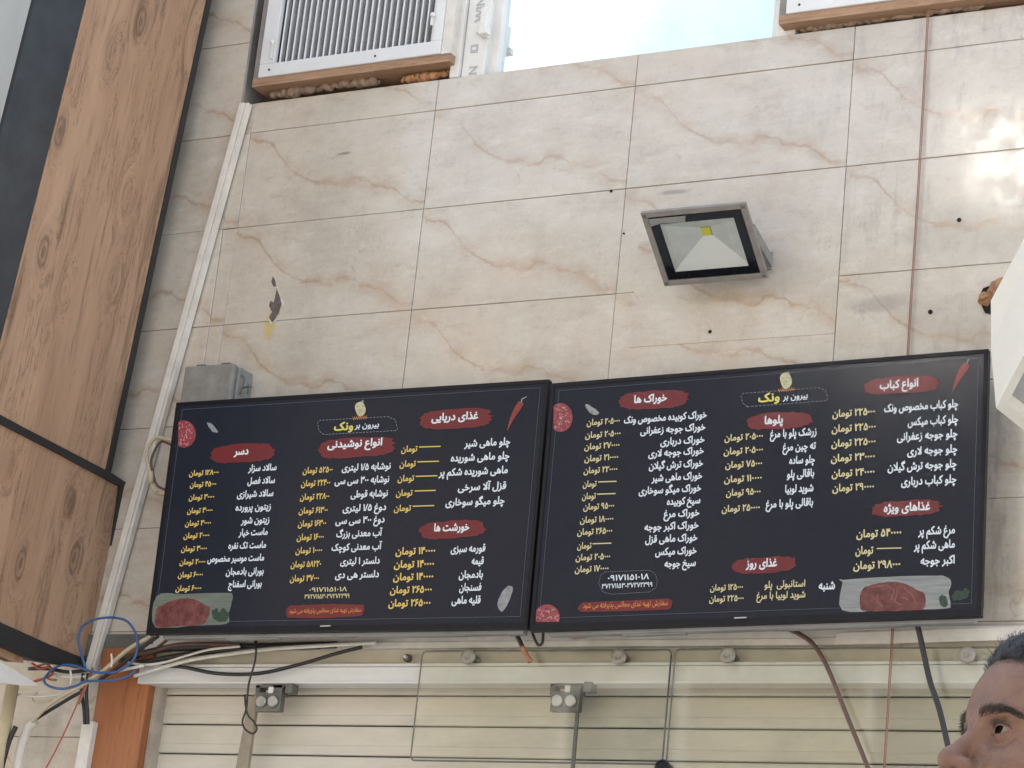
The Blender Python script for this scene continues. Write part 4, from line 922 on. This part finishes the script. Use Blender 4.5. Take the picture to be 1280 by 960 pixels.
A = TV('left menu screen with white and gold Persian price list on black, above the shutter', (.569, -.161, 2.739), (1.667, .589, .553))
A.banner('دسر', 293, 311, 565, (264, 343, 554, 579))
A.lines('dish_names', [('سالاد سزار',311,346,585.5),('سالاد فصل',310,344,601.5),('سالاد شیرازی',297,342,618),('زیتون پرورده',295,339,634.6),('زیتون شور',302,337,651),('ماست خیار',299,335,666),('ماست تک نفره',286,333,682.4),('ماست موسیر مخصوص',260,330.5,698.6),('بورانی بادمجان',283,330,715),('بورانی اسفناج',286,327.5,730.7)], 'white', .0245, .026)
A.prices([('۱۲۸۰۰۰',237,273.6,591.6),('۴۵۰۰۰',238,270.5,606),('۳۰۰۰۰',236.6,268,622),('۳۰۰۰۰',234.6,266,638.7),('۳۰۰۰۰',232,264,654.5),('۲۰۰۰۰',230,262,670),('۳۰۰۰۰',227,259,686.4),('۲۰۰۰۰',225,257,703),('۶۰۰۰۰',223,254,719),('۶۰۰۰۰',220,252,736)], 'gold', .020)
A.banner('انواع نوشیدنی', 410, 478, 555, (398, 493, 546, 573))
A.lines('dish_names', [('نوشابه ۱/۵ لیتری',428,488.6,584.5),('نوشابه ۳۰۰ سی سی',419,486.7,601),('نوشابه قوطی',439,485,618),('دوغ ۱/۵ لیتری',429,483,635.5),('دوغ ۳۰۰ سی سی',420,481,651),('آب معدنی بزرگ',421,478,667.5),('آب معدنی کوچک',415,477.4,684.4),('دلستر ۱ لیتری',426,475,702),('دلستر هی دی',419.5,474,719)], 'white', .0245, .026)
A.prices([('۵۲۵۰۰',379,416,588.4),('۲۲۴۰۰',377,413,604.6),('۲۲۸۰۰',375.6,412,621.5),('۶۱۳۰۰',374,410,638.7),('۱۶۳۰۰',373,408,655),('۱۶۰۰۰',371.5,405,672),('۱۰۰۰۰',370,403,688.7),('۵۸۲۲۰',364,401.6,706),('۳۷۰۰۰',363,399,723.6)], 'gold')
A.banner('غذای دریایی', 540, 598, 521.6, (525, 614, 510, 537))
A.lines('dish_names', [('چلو ماهی شیر',581,638,554),('چلو ماهی شوریده',564,637,572),('ماهی شوریده شکم پر',549,635,590),('قزل آلا سرخی',573,633,609),('چلو میگو سوخاری',557.5,631,627.7)], 'white', .026, .028)
A.prices([(502,522,524,551,560),(500,520,522,549,578.6),(497.6,518,520,547,596.7),(495.5,516,518.5,545,615),(493,514,516,543,634)], 'gold')
A.banner('خورشت ها', 543, 587, 660, (525, 606, 650, 674))
A.lines('dish_names', [('قورمه سبزی',564,607,686.5),('قیمه',590,605,702),('بادمجان',574,604,719),('فسنجان',574.6,602,735),('قلیه ماهی',565,601,751)], 'white', .026, .028)
A.prices([('۱۴۰۰۰۰',495,544.5,689.6),('۱۴۰۰۰۰',493,543,706),('۱۴۰۰۰۰',492,542,721.7),('۲۶۵۰۰۰',488,540,738),('۲۶۵۰۰۰',486,538.5,754.6)], 'gold', .025, .028)
A.logo((397, 497, 523, 541, -.055), (450.5, 511), 8, (444, 474), (418, 442), (532, 534), (441, 459, 523))
A.lines('phone_number', [('۰۹۱۷۱۱۵۱۰۱۸',387,434,737.5),('۳۷۲۷۱۱۵۳-۳۷۲۷۲۳۹۹',381,437,746)], 'palegold', .0165, .012)
b = MB(); A.poly(b, [(359,760),(363,757),(420,755),(455,756),(456,763),(452,770),(400,773),(360,772),(357,766)]); b.build('notice_strip', S['red'], A.screen)
A.lines('notice_text', [('سفارش تهیه غذای مجالس پذیرفته می شود',362,452,763.5)], 'orange', .0165, .01)
A.chilli((634.5, 538), (652, 503), 9.5, (658.5, 496)); A.salami((230, 542.5), 15, 17, (223, 990))
A.blob('garlic_picture', [(259,529),(265,530),(272.5,539),(270,541),(264,538)], 'garlic', jit=.4); A.blob('garlic_picture', [(641,734),(634,733),(626,743),(622,755),(627,765),(634,757),(639,745)], 'garlic', jit=.4)
A.blob('board_picture', [(196,745),(230,742.5),(283,741),(291,744),(290,752),(286,768),(283,780),(240,782),(194,784)], 'slateg', .0004, .15)
A.blob('meat_picture', [(196,762),(206,755),(222,749),(238,748),(252,754),(262,761),(259,775),(250,781),(222,783),(195,783)], 'meat', .0007)
A.blob('herb_picture', [(265,765),(270,761),(274,766),(279,759),(284,765),(288,764),(285,773),(280,777),(268,775)], 'herb', .0008, 1.4)
b = MB(); A.poly(b, [(403,783.2),(416,782.8),(416,784.2),(403,784.6)], .0115); b.build('maker_badge', M['chrome'], A.o)

B = TV('right menu screen with white and gold Persian price list on black, slightly tilted', (1.685, -.146, 2.746), (1.786, -1.602, 1.576))
B.banner('خوراک ها', 793, 834, 499, (774, 861, 487.5, 512))
B.lines('dish_names', [('خوراک کوبیده مخصوص ونک',780.6,883.6,522.6),('خوراک جوجه زعفرانی',801,882,537),('خوراک درباری',826,881,551.6),('خوراک جوجه لاری',811,880,566),('خوراک ترش گیلان',811.6,879,581.5),('خوراک ماهی شیر',815,878,597),('خوراک میگو سوخاری',799,876.6,612.7),('سیخ کوبیده',834,875.7,627),('خوراک مرغ',830,874.6,642.5),('خوراک اکبر جوجه',806,873.4,658.5),('خوراک ماهی قزل',807,872,674),('خوراک میکس',819.5,871,689.8),('سیخ جوجه',831,870,705)], 'white', .0245, .028)
B.prices([('۲۰۵۰۰۰',734,775,527.8),('۲۰۵۰۰۰',732,776,543.6),('۲۷۰۰۰۰',731,774.7,558),('۲۱۰۰۰۰',731,773,573),('۲۲۰۰۰۰',730,772,588),(729,746,748,771,603.7),(728,745,746.6,769.7,619),('۹۵۰۰۰',729.6,768,633.6),('۱۸۰۰۰۰',725.5,767,650),('۲۶۵۰۰۰',722,765.6,665),(722,739.6,741,764.5,681),('۲۰۵۰۰۰',720,763,697),('۱۷۰۰۰۰',719,761,711.8)], 'palegold', .0215, .024)
B.dashed([(757,715),(812,713),(819,717),(822,726),(820,735),(812,740),(765,743),(754,740),(748.5,730),(751,719),(757,715)], 'grey', .0011, .003, .003, 'dotted_frame')
B.lines('phone_number', [('۰۹۱۷۱۱۵۱۰۱۸',760,811.6,722.5)], 'white', .0195, .016); B.lines('phone_number', [('۳۷۲۷۱۱۵۳-۳۷۲۷۲۳۹۹',752.7,815.7,732.5)], 'white', .0165, .014)
b = MB(); B.poly(b, [(724,757),(728,753),(780,751),(836,748),(841,752),(839,760),(834,762),(780,764),(727,765),(722,761)]); b.build('notice_strip', S['red'], B.screen)
B.lines('notice_text', [('سفارش تهیه غذای مجالس پذیرفته می شود',729,835,756)], 'orange', .0185, .012)
B.banner('پلوها', 956, 979, 526, (934, 1014, 515, 537))
B.lines('dish_names', [('زرشک پلو با مرغ',963,1021,542),('ته چین مرغ',978.7,1020,559),('چلو ساده',987,1019,575.8),('باقالی پلو',984,1018,593),('شوید لوبیا',981.7,1017,611.6),('باقالی پلو با مرغ',957.6,1016.6,630)], 'white', .0255, .028)
B.prices([('۲۰۵۰۰۰',906,954,547),('۲۰۵۰۰۰',905,954,564),('۷۵۰۰۰',907,953,581),('۱۱۰۰۰۰',905.6,952.5,599),('۹۵۰۰۰',908,951,616),('۲۵۰۰۰۰',902.7,950,636)], 'palegold', .0225, .025)
B.banner('غذای روز', 932.8, 971.6, 705, (916, 995, 695.5, 717))
B.lines('day_name', [('شنبه',1023.7,1044,733)], 'white', .027, .03)
B.lines('dish_names', [('استانبولی  پلو',956,1006.8,731),('شوید لوبیا با مرغ',946,1007,744.8)], 'palegold', .0225, .018)
B.prices([('۱۲۵۰۰۰',888,929,735),('۲۲۵۰۰۰',887,930,749)], 'palegold', .0205, .022)
B.banner('انواع کباب', 1100, 1148, 481, (1080, 1174, 470, 493))
B.lines('dish_names', [('چلو کباب مخصوص ونک',1105.7,1198,508.5),('چلو کباب میکس',1135,1198,526.6),('چلو جوجه زعفرانی',1121.6,1197,545),('چلو جوجه لاری',1134.5,1197,563.6),('چلو جوجه ترش گیلان',1110,1196,582.8),('چلو کباب درباری',1126.8,1195.7,601.5)], 'white', .0265, .028)
B.prices([('۲۲۵۰۰۰',1040.8,1094,516.7),('۲۲۵۰۰۰',1040,1095,535.5),('۲۲۵۰۰۰',1039.6,1094.7,554),('۲۳۰۰۰۰',1039,1094,572.5),('۲۴۰۰۰۰',1040,1093.5,591.7),('۲۹۰۰۰۰',1040.8,1092.8,610)], 'palegold', .0245, .026)
B.banner('غذاهای ویژه', 1105, 1163, 635, (1090, 1176, 624.5, 646))
B.lines('dish_names', [('مرغ شکم پر',1148,1194,664),('ماهی شکم پر',1142.7,1193.8,682),('اکبر جوجه',1151,1193.6,701.4)], 'white', .0265, .028)
B.prices([('۵۴۰۰۰۰',1070.8,1127,667.4),(1069.6,1091.9,1096,1127,687),('۲۹۸۰۰۰',1067,1125.6,707)], 'palegold', .0255, .027)
B.logo((926.5, 1035, 488, 505, -.075), (982.5, 475.5), 9, (979, 1010), (948, 975), (496, 498), (973, 993, 488))
B.chilli((1190, 491), (1209, 455), 11, (1212, 449)); B.salami((701, 522), 15, 18, (692, 990)); B.salami((684, 772), 16, 16.5, (670, 777.5))
B.blob('garlic_picture', [(732,506),(738,507),(749,516),(744,519),(736,515)], 'garlic', jit=.4)
B.blob('board_picture', [(1053.5,727),(1053,725),(1110,721),(1170,719.5),(1180,720),(1188,725),(1189,732),(1186,740),(1188,755),(1180,761),(1110,762),(1053,763)], 'slate', .0004, .15)
B.blob('meat_picture', [(1077,738),(1090,731),(1110,727.5),(1128,728.5),(1145,736),(1156,743),(1157,754),(1152,762),(1120,764),(1080,764),(1075,752)], 'meat', .0007)
b = MB()
for q in ([(1090,734),(1108,731),(1118,738),(1114,750)], [(1122,738),(1119,752),(1128,757)], [(1130,734),(1140,744),(1146,755)], [(1098,742),(1096,752),(1104,758)], [(1136,750),(1126,746)]):
    for u, v in zip(q, q[1:]):
        d = (Vector(v)-Vector(u)).normalized(); n = Vector((-d.y, d.x))*.55; B.poly(b, [tuple(Vector(u)-n), tuple(Vector(v)-n), tuple(Vector(v)+n), tuple(Vector(u)+n)], .001)
b.build('meat_marbling', S['meatfat'], B.screen)
B.blob('herb_picture', [(1174,746),(1180,744),(1184,750),(1183,758),(1176,757)], 'herb', .0008, 1.2); B.blob('herb_picture', [(1192,740),(1200,738),(1208,736),(1213,741),(1208,748),(1196,751),(1190,748)], 'herb', .0008, 1.8)
b = MB(); B.poly(b, [(920,773.2),(935.5,772.6),(935.5,774.2),(920,774.8)], .0115); b.build('maker_badge', M['chrome'], B.o)
#@@PERSON
# ------------------------------------------------------------------ the man at the lower right corner
def sd_ball(P, c, r): return np.linalg.norm(P-np.array(c, np.float32), axis=-1)-r
def sd_ell(P, c, r):
    r = np.array(r, np.float32); q = (P-np.array(c, np.float32)); k0 = np.linalg.norm(q/r, axis=-1); k1 = np.linalg.norm(q/(r*r), axis=-1)
    return k0*(k0-1)/np.maximum(k1, 1e-6)
def sd_cap(P, a, b, r0, r1=None):
    a = np.array(a, np.float32); b = np.array(b, np.float32); r1 = r0 if r1 is None else r1; d = b-a
    t = np.clip(((P-a)@d)/(d@d), 0, 1); return np.linalg.norm(P-a-t[..., None]*d, axis=-1)-(r0+(r1-r0)*t)
def su(a, b, k): h = np.clip(.5+.5*(b-a)/k, 0, 1); return b*(1-h)+a*h-k*h*(1-h)
def ss(a, b, k): return -su(-a, b, k)              # a minus b, smoothly
def surface_nets(fn, lo, hi, h):
    n = [int(math.ceil((hi[i]-lo[i])/h))+1 for i in range(3)]; ax = [lo[i]+h*np.arange(n[i]) for i in range(3)]
    G = np.stack(np.meshgrid(*ax, indexing='ij'), -1).astype(np.float32); V = fn(G).astype(np.float32); s = V < 0
    C = [(i, j, k) for i in (0,1) for j in (0,1) for k in (0,1)]; m = [x-1 for x in n]
    sl = lambda A, c: A[c[0]:c[0]+m[0], c[1]:c[1]+m[1], c[2]:c[2]+m[2]]
    cnt = sum(sl(s, c).astype(np.int8) for c in C); act = (cnt > 0) & (cnt < 8)
    pos = np.zeros((*m, 3), np.float32); num = np.zeros(m, np.float32)
    for a in range(8):
        for ax_ in range(3):
            if C[a][ax_] == 0:
                c2 = list(C[a]); c2[ax_] = 1; va, vb = sl(V, C[a]), sl(V, c2); cr = (va < 0) != (vb < 0)
                t = np.where(cr, va/np.where(cr, va-vb, 1), 0); p = [np.full(m, C[a][q], np.float32) for q in range(3)]; p[ax_] = p[ax_]+t
                pos += np.stack(p, -1)*cr[..., None]; num += cr
    idx = -np.ones(m, int); w_ = np.argwhere(act); idx[act] = np.arange(len(w_))
    vs = np.array(lo)+h*(w_+pos[act]/num[act][:, None]); F = []
    for ax_ in range(3):
        o1, o2 = [(1, 2), (2, 0), (0, 1)][ax_]; hi_ = [slice(0, n[q]-1) if q == ax_ else slice(1, n[q]-1) for q in range(3)]
        lo_s = list(hi_); up_s = list(hi_); up_s[ax_] = slice(1, n[ax_]); a = s[tuple(lo_s)]; b = s[tuple(up_s)]
        for e in np.argwhere(a != b):
            p = e.copy()
            for q in range(3):
                if q != ax_: p[q] += 1
            q00 = p.copy(); q10 = p.copy(); q11 = p.copy(); q01 = p.copy(); q10[o1] -= 1; q11[o1] -= 1; q11[o2] -= 1; q01[o2] -= 1
            f = [idx[tuple(q00)], idx[tuple(q10)], idx[tuple(q11)], idx[tuple(q01)]]
            F.append(f if a[tuple(e)] else f[::-1])
    return vs, F

def head_sdf(P):                                     # x forward, y to the left, z up; the eyes lie at z = 0
    Q = P.copy(); Q[..., 1] = np.abs(Q[..., 1])
    d = sd_ell(P, (-.080, 0, .036), (.099, .077, .084))
    d = su(d, sd_ell(P, (-.038, 0, .026), (.047, .060, .050)), .03)
    d = su(d, sd_ell(P, (-.040, 0, -.052), (.058, .058, .066)), .03)
    d = su(d, sd_ell(P, (-.022, 0, -.085), (.040, .040, .036)), .025)
    d = su(d, sd_cap(Q, (.010, .010, .016), (-.006, .046, .017), .0085, .0075), .016)
    d = su(d, sd_cap(Q, (-.016, .046, -.030), (-.05, .064, -.02), .016, .010), .026)
    d = ss(d, sd_ell(Q, (.016, .034, -.003), (.017, .018, .0115)), .013)
    d = su(d, sd_cap(P, (.0095, 0, .008), (.031, 0, -.031), .0056, .0096), .009)
    d = su(d, sd_ball(P, (.0325, 0, -.036), .0118), .008)
    d = su(d, sd_ell(Q, (.0215, .0150, -.039), (.0115, .0075, .0085)), .006)
    d = ss(d, sd_ell(Q, (.0262, .0082, -.0475), (.0085, .0046, .0062)), .002)
    d = su(d, sd_ball(Q, (-.0025, .0325, 0), .0138), .004)            # lids round the eyeball
    d = ss(d, sd_ell(Q, (.012, .0325, -.0004), (.012, .0135, .0035)), .002)
    d = ss(d, sd_cap(Q, (.0084, .021, .0118), (.0050, .045, .0098), .0010), .003)   # crease of the upper lid
    d = su(d, sd_ell(P, (.010, 0, -.066), (.016, .026, .016)), .012)
    d = su(d, sd_cap(Q, (.0225, 0, -.0655), (.010, .023, -.070), .0055, .0025), .005)
    d = su(d, sd_cap(Q, (.0210, 0, -.0765), (.010, .020, -.073), .0062, .003), .005)
    d = ss(d, sd_cap(Q, (.0285, 0, -.0710), (.012, .024, -.0715), .0012), .002)
    d = su(d, sd_ell(P, (.002, 0, -.107), (.018, .022, .016)), .016)
    e = sd_ell(Q, (-.098, .080, -.012), (.020, .009, .033)); e = ss(e, sd_ell(Q, (-.090, .089, -.010), (.011, .007, .020)), .005); d = su(d, e, .008)
    d = su(d, sd_cap(P, (-.080, 0, -.07), (-.098, 0, -.22), .056, .060), .035)
    d = su(d, sd_ell(P, (-.020, 0, -.10), (.02, .02, .014)), .02)
    return d
def hairline(P):                                     # positive where hair grows
    x, y, z = P[..., 0], np.abs(P[..., 1]), P[..., 2]
    zl = np.interp(x, [-.20, -.14, -.115, -.10, -.088, -.075, -.068, -.055, -.035, -.012, .004, .03], [-.075, -.065, -.04, .02, -.02, -.03, .003, .034, .051, .063, .067, .069])
    return z-zl
def body_sdf(P):                                     # metres above the ground, x forward
    Q = P.copy(); Q[..., 1] = np.abs(Q[..., 1])
    d = sd_ell(P, (0, 0, 1.20), (.115, .165, .21)); d = su(d, sd_ell(P, (.005, 0, 1.02), (.105, .145, .17)), .06); d = su(d, sd_ell(P, (-.01, 0, .89), (.115, .165, .12)), .06)
    d = su(d, sd_cap(Q, (-.005, .05, 1.365), (-.01, .165, 1.335), .055, .052), .06); d = su(d, sd_cap(P, (-.02, 0, 1.33), (-.005, 0, 1.44), .062, .058), .05)
    a = su(sd_cap(Q, (-.01, .195, 1.32), (-.03, .235, 1.05), .050, .040), sd_cap(Q, (-.03, .235, 1.05), (.03, .245, .80), .039, .026), .03); d = su(d, a, .03)
    l = su(sd_cap(Q, (0, .09, .86), (.015, .10, .47), .085, .056), sd_cap(Q, (.015, .10, .47), (-.02, .105, .08), .055, .037), .03); l = su(l, sd_cap(Q, (-.045, .105, .04), (.14, .125, .032), .040, .034), .03); return su(d, l, .04)
def hand_sdf(P):
    Q = P.copy(); Q[..., 1] = np.abs(Q[..., 1])
    d = sd_cap(Q, (.028, .245, .82), (.036, .246, .79), .027, .024); d = su(d, sd_ell(Q, (.045, .248, .745), (.042, .017, .050)), .015)
    for k, (dx, ln) in enumerate(((.034, .068), (.012, .076), (-.010, .071), (-.030, .056))):
        x = .048+dx; p = [(x, .248, .71), (x+.004, .247, .71-ln*.45), (x+.004, .238, .71-ln*.78), (x+.001, .226, .71-ln)]
        for i in range(3): d = su(d, sd_cap(Q, p[i], p[i+1], .0095-.001*i, .0088-.001*i), .003)
    t = [(.066, .238, .775), (.092, .228, .745), (.098, .222, .715), (.096, .217, .692)]
    for i in range(3): d = su(d, sd_cap(Q, t[i], t[i+1], .0115-.001*i, .0105-.001*i), .005)
    return d

def person():
    eye = at(1253, 914, 2.45)
    fx = Vector((-.70, -.715, 0)).normalized(); ly = Vector((0,0,1)).cross(fx)
    pitch = R_(12); X = fx*math.cos(pitch)+Vector((0,0,1))*math.sin(pitch); Z = Vector((0,0,1))*math.cos(pitch)-fx*math.sin(pitch)
    HM = Matrix((X, ly, Z)).transposed(); O = eye-HM@Vector((.004, .0325, 0))
    TH_ = lambda v: O+HM@Vector([float(q) for q in v])
    base = O+HM@Vector((-.090, 0, -.15)); base = Vector((base.x, base.y, 0)); BM = Matrix((fx, ly, Vector((0,0,1)))).transposed()
    kz = (O+HM@Vector((-.097, 0, -.20))).z/1.40
    TB = lambda v: base+BM@Vector((float(v[0]), float(v[1]), float(v[2])*kz))
    o = empty('person', base, 'man with short dark hair looking left, only his upper face in the lower right corner', 'person')
    skin = mat('skin', (.205, .112, .075), .42, c2=(.135, .069, .047), scale=55, bump=.35, bscale=600, sss=.06, spec=.4)
    lip = skin
    hair = mat('dark_hair', (.040, .037, .038), .5, c2=(.006, .005, .005), scale=150, spec=.35); brow = mat('brow_hair', (.050, .036, .032), .7, spec=.2)
    white_e = mat('eye_white', (.20, .17, .155), .4, var=.08, spec=.15); iris = mat('dark_iris', (.014, .007, .004), .5, var=.2, spec=0.); pupil = mat('pupil', (.002, .002, .002), .4, spec=0.)
    cloth = mat('charcoal_shirt', (.05, .052, .06), .85, var=.15, bump=.3, bscale=300); trou = mat('dark_trousers', (.035, .036, .045), .85, bump=.3, bscale=300); shoe = mat('black_shoes', (.02, .018, .017), .4)
    b = MB()
    v, f = surface_nets(head_sdf, (-.20, -.105, -.215), (.062, .105, .135), .0021); b.add([TH_(p) for p in v], f, 0, True)
    v2, f2 = surface_nets(body_sdf, (-.16, -.30, -.01), (.22, .30, 1.46), .011); b.add([TB(p) for p in v2], f2, 0, True)
    for sg in (0, 1):
        v3, f3 = surface_nets(hand_sdf, (-.02, (.19, -.30)[sg], .61), (.13, (.30, -.19)[sg], .84), .0035); b.add([TB(p) for p in v3], f3, 0, True)
    b.build('body', skin, o)
    def cloth_part(name, fn, lo, hi, m): vv, ff = surface_nets(fn, lo, hi, .012); q = MB(); q.add([TB(p) for p in vv], ff, 0, True); q.build(name, m, o)
    cloth_part('shirt', lambda P: np.maximum(np.maximum(body_sdf(P)-.013, .84-P[..., 2]), np.maximum(P[..., 2]-1.385, np.where(np.abs(P[..., 1]) > .195, 1.10-P[..., 2], -1))), (-.18, -.31, .80), (.2, .31, 1.44), cloth)
    cloth_part('trousers', lambda P: np.maximum(np.maximum(body_sdf(P)-.011, P[..., 2]-.93), np.maximum(.075-P[..., 2], np.abs(P[..., 1])-.205)), (-.18, -.25, .05), (.2, .25, .97), trou)
    cloth_part('shoes', lambda P: np.maximum(np.maximum(body_sdf(P)-.008, P[..., 2]-.10), .002-P[..., 2]), (-.12, -.2, -.012), (.22, .2, .13), shoe)
    gaze = Vector((1, .12, .05)).normalized()
    for sy in (1, -1):
        c = Vector((-.0022, .0325*sy, 0)); e = MB(); gq = gaze.rotation_difference(Vector((0,0,1))).inverted(); n = 24
        prof = [(.0124*math.sin(t), .0124*math.cos(t)) for t in [math.pi*k/30 for k in range(1, 30)]]
        a = gaze.orthogonal().normalized(); bb = gaze.cross(a); vs = [c+gaze*h_+a*(math.cos(2*math.pi*k/n)*r)+bb*(math.sin(2*math.pi*k/n)*r) for r, h_ in prof for k in range(n)]
        for i in range(len(prof)-1):
            mi = 2 if prof[i][0] < .0022 else 1 if prof[i][0] < .0058 else 0
            e.add([TH_(vs[i*n+k]) for k in range(n)]+[TH_(vs[(i+1)*n+k]) for k in range(n)], [(k, (k+1) % n, n+(k+1) % n, n+k) for k in range(n)], mi, True)
        e.add([TH_(q) for q in vs[:n]], [list(range(n))], 2, True); e.build('eye', [white_e, iris, pupil], o)
    # hair: a close cap plus several thousand short strands that follow the scalp
    def cap(P):
        hl_ = hairline(P); k_ = np.clip(hl_/.035, 0, 1); k_ = k_*k_*(3-2*k_); tex = .0016*np.sin(P[..., 1]*310+P[..., 0]*90)*np.sin(P[..., 0]*260-P[..., 2]*140)
        return np.maximum((head_sdf(P)-.001-.0105*k_-tex*k_)*.8, -(hl_-.007)*.8)
    h = MB(); vv, ff = surface_nets(cap, (-.215, -.105, -.09), (.04, .105, .155), .0028); h.add([TH_(p) for p in vv], ff, 0, True); scalp = h.build('hair', hair, o)
    nv = v; hl = hairline(nv); ok = np.argwhere((hl > .012) & (nv[:, 2] > -.07) & (np.abs(nv[:, 1]) < .086)).ravel()
    eps = .001
    def grad(p):
        g_ = [head_sdf((p+np.eye(3)[i]*eps)[None].astype(np.float32))[0]-head_sdf((p-np.eye(3)[i]*eps)[None].astype(np.float32))[0] for i in range(3)]; g_ = np.array(g_); return g_/max(np.linalg.norm(g_), 1e-9)
    pts_ = nv[rng.choice(ok, min(len(ok), 15000), replace=False)].astype(np.float64)
    gr = np.stack([(head_sdf((pts_+np.eye(3)[i]*eps).astype(np.float32))-head_sdf((pts_-np.eye(3)[i]*eps).astype(np.float32))) for i in range(3)], -1); gr /= np.linalg.norm(gr, axis=1, keepdims=True)
    st = MB()
    def strand(p, n_, d, ln, wd, bend, to):
        p, n_, d = Vector(p), Vector(n_), Vector(d).normalized(); sd_ = d.cross(n_).normalized()*wd; P3 = [p, p+n_*(ln*bend)+d*ln*.4, p+n_*(ln*bend*1.1)+d*ln]
        to.add([TH_(P3[0]-sd_), TH_(P3[0]+sd_), TH_(P3[1]+sd_*.8), TH_(P3[1]-sd_*.8), TH_(P3[2])], [(0,1,2,3), (3,2,4)], 0, True)
    for p, n_ in zip(pts_, gr):
        front = max(0, min(1, (p[0]+.06)/.06)); d = np.array([-1.0+.5*front, .25*np.sign(p[1]), .10+.5*front]) if p[2] > .03 else np.array([-.5, 0, -1.]); d = d+rng.normal(0, .35, 3); d = d-n_*(d@n_)
        edge = min(1, max(.25, (p[2]-float(hairline(np.array(p))*0)-.0)/.05)) if p[2] > 0 else .4
        strand(p-n_*.001, n_, d, rng.uniform(.010, .019)*(.5+.6*edge), rng.uniform(.00022, .0004), rng.uniform(.45, .95), st)
    hl2 = hairline(nv); ok2 = np.argwhere((hl2 > -.001) & (hl2 < .020) & (nv[:, 2] > -.02) & (np.abs(nv[:, 1]) < .086)).ravel(); pp = nv[rng.choice(ok2, 7000)].astype(np.float64)+rng.normal(0, .0006, (7000, 3))
    gg = np.stack([(head_sdf((pp+np.eye(3)[i]*eps).astype(np.float32))-head_sdf((pp-np.eye(3)[i]*eps).astype(np.float32))) for i in range(3)], -1); gg /= np.linalg.norm(gg, axis=1, keepdims=True); hh = hairline(pp)
    for p, n_, q in zip(pp, gg, hh):
        if rng.random() > .25+q/.014: continue
        d = np.array([-1., .3*np.sign(p[1]), .55])+rng.normal(0, .22, 3); d = d-n_*(d@n_); strand(p-n_*.0008, n_, d, rng.uniform(.008, .015), .0002, rng.uniform(.25, .75), st)
    st.build('hair_strands', hair, scalp)
    ls = MB()
    for sy in (1, -1):
        br = MB()
        for k in range(320):
            t = rng.random(); yy = .013+.044*t; arch = .0130+.0050*math.sin(min(1, t*1.25)*math.pi*.62)-.005*max(0, t-.7)/.3; wdt = .0040*(1-.45*t)
            q = np.array([.03, sy*yy, arch+rng.uniform(-1, 1)*wdt], np.float32)
            for _ in range(14): q[0] -= head_sdf(q[None])[0]*.9
            n_ = grad(q.astype(np.float64)); d = np.array([-.2, sy*(.35+.65*t), .75*(1-t)-.35*t])+rng.normal(0, .15, 3)
            strand(q, n_, d, rng.uniform(.006, .010), .00028, .18, br)
        br.build('eyebrow', brow, o)
        for k in range(60):
            t = k/59; yy = .0325+.0135*(2*t-1); z = .0043*math.sqrt(max(0, 1-(2*t-1)**2))*(1 if k % 3 else -1)
            q = np.array([.03, sy*yy, z*1.05], np.float32)
            for _ in range(14): q[0] -= head_sdf(q[None])[0]*.9
            strand(q, (0, 0, np.sign(z) if z else 1), (1, sy*(2*t-1)*.6, 0), .0075 if z > 0 else .004, .00032 if z > 0 else .0002, .35, ls)
    ls.build('eyelashes', brow, o)
person()
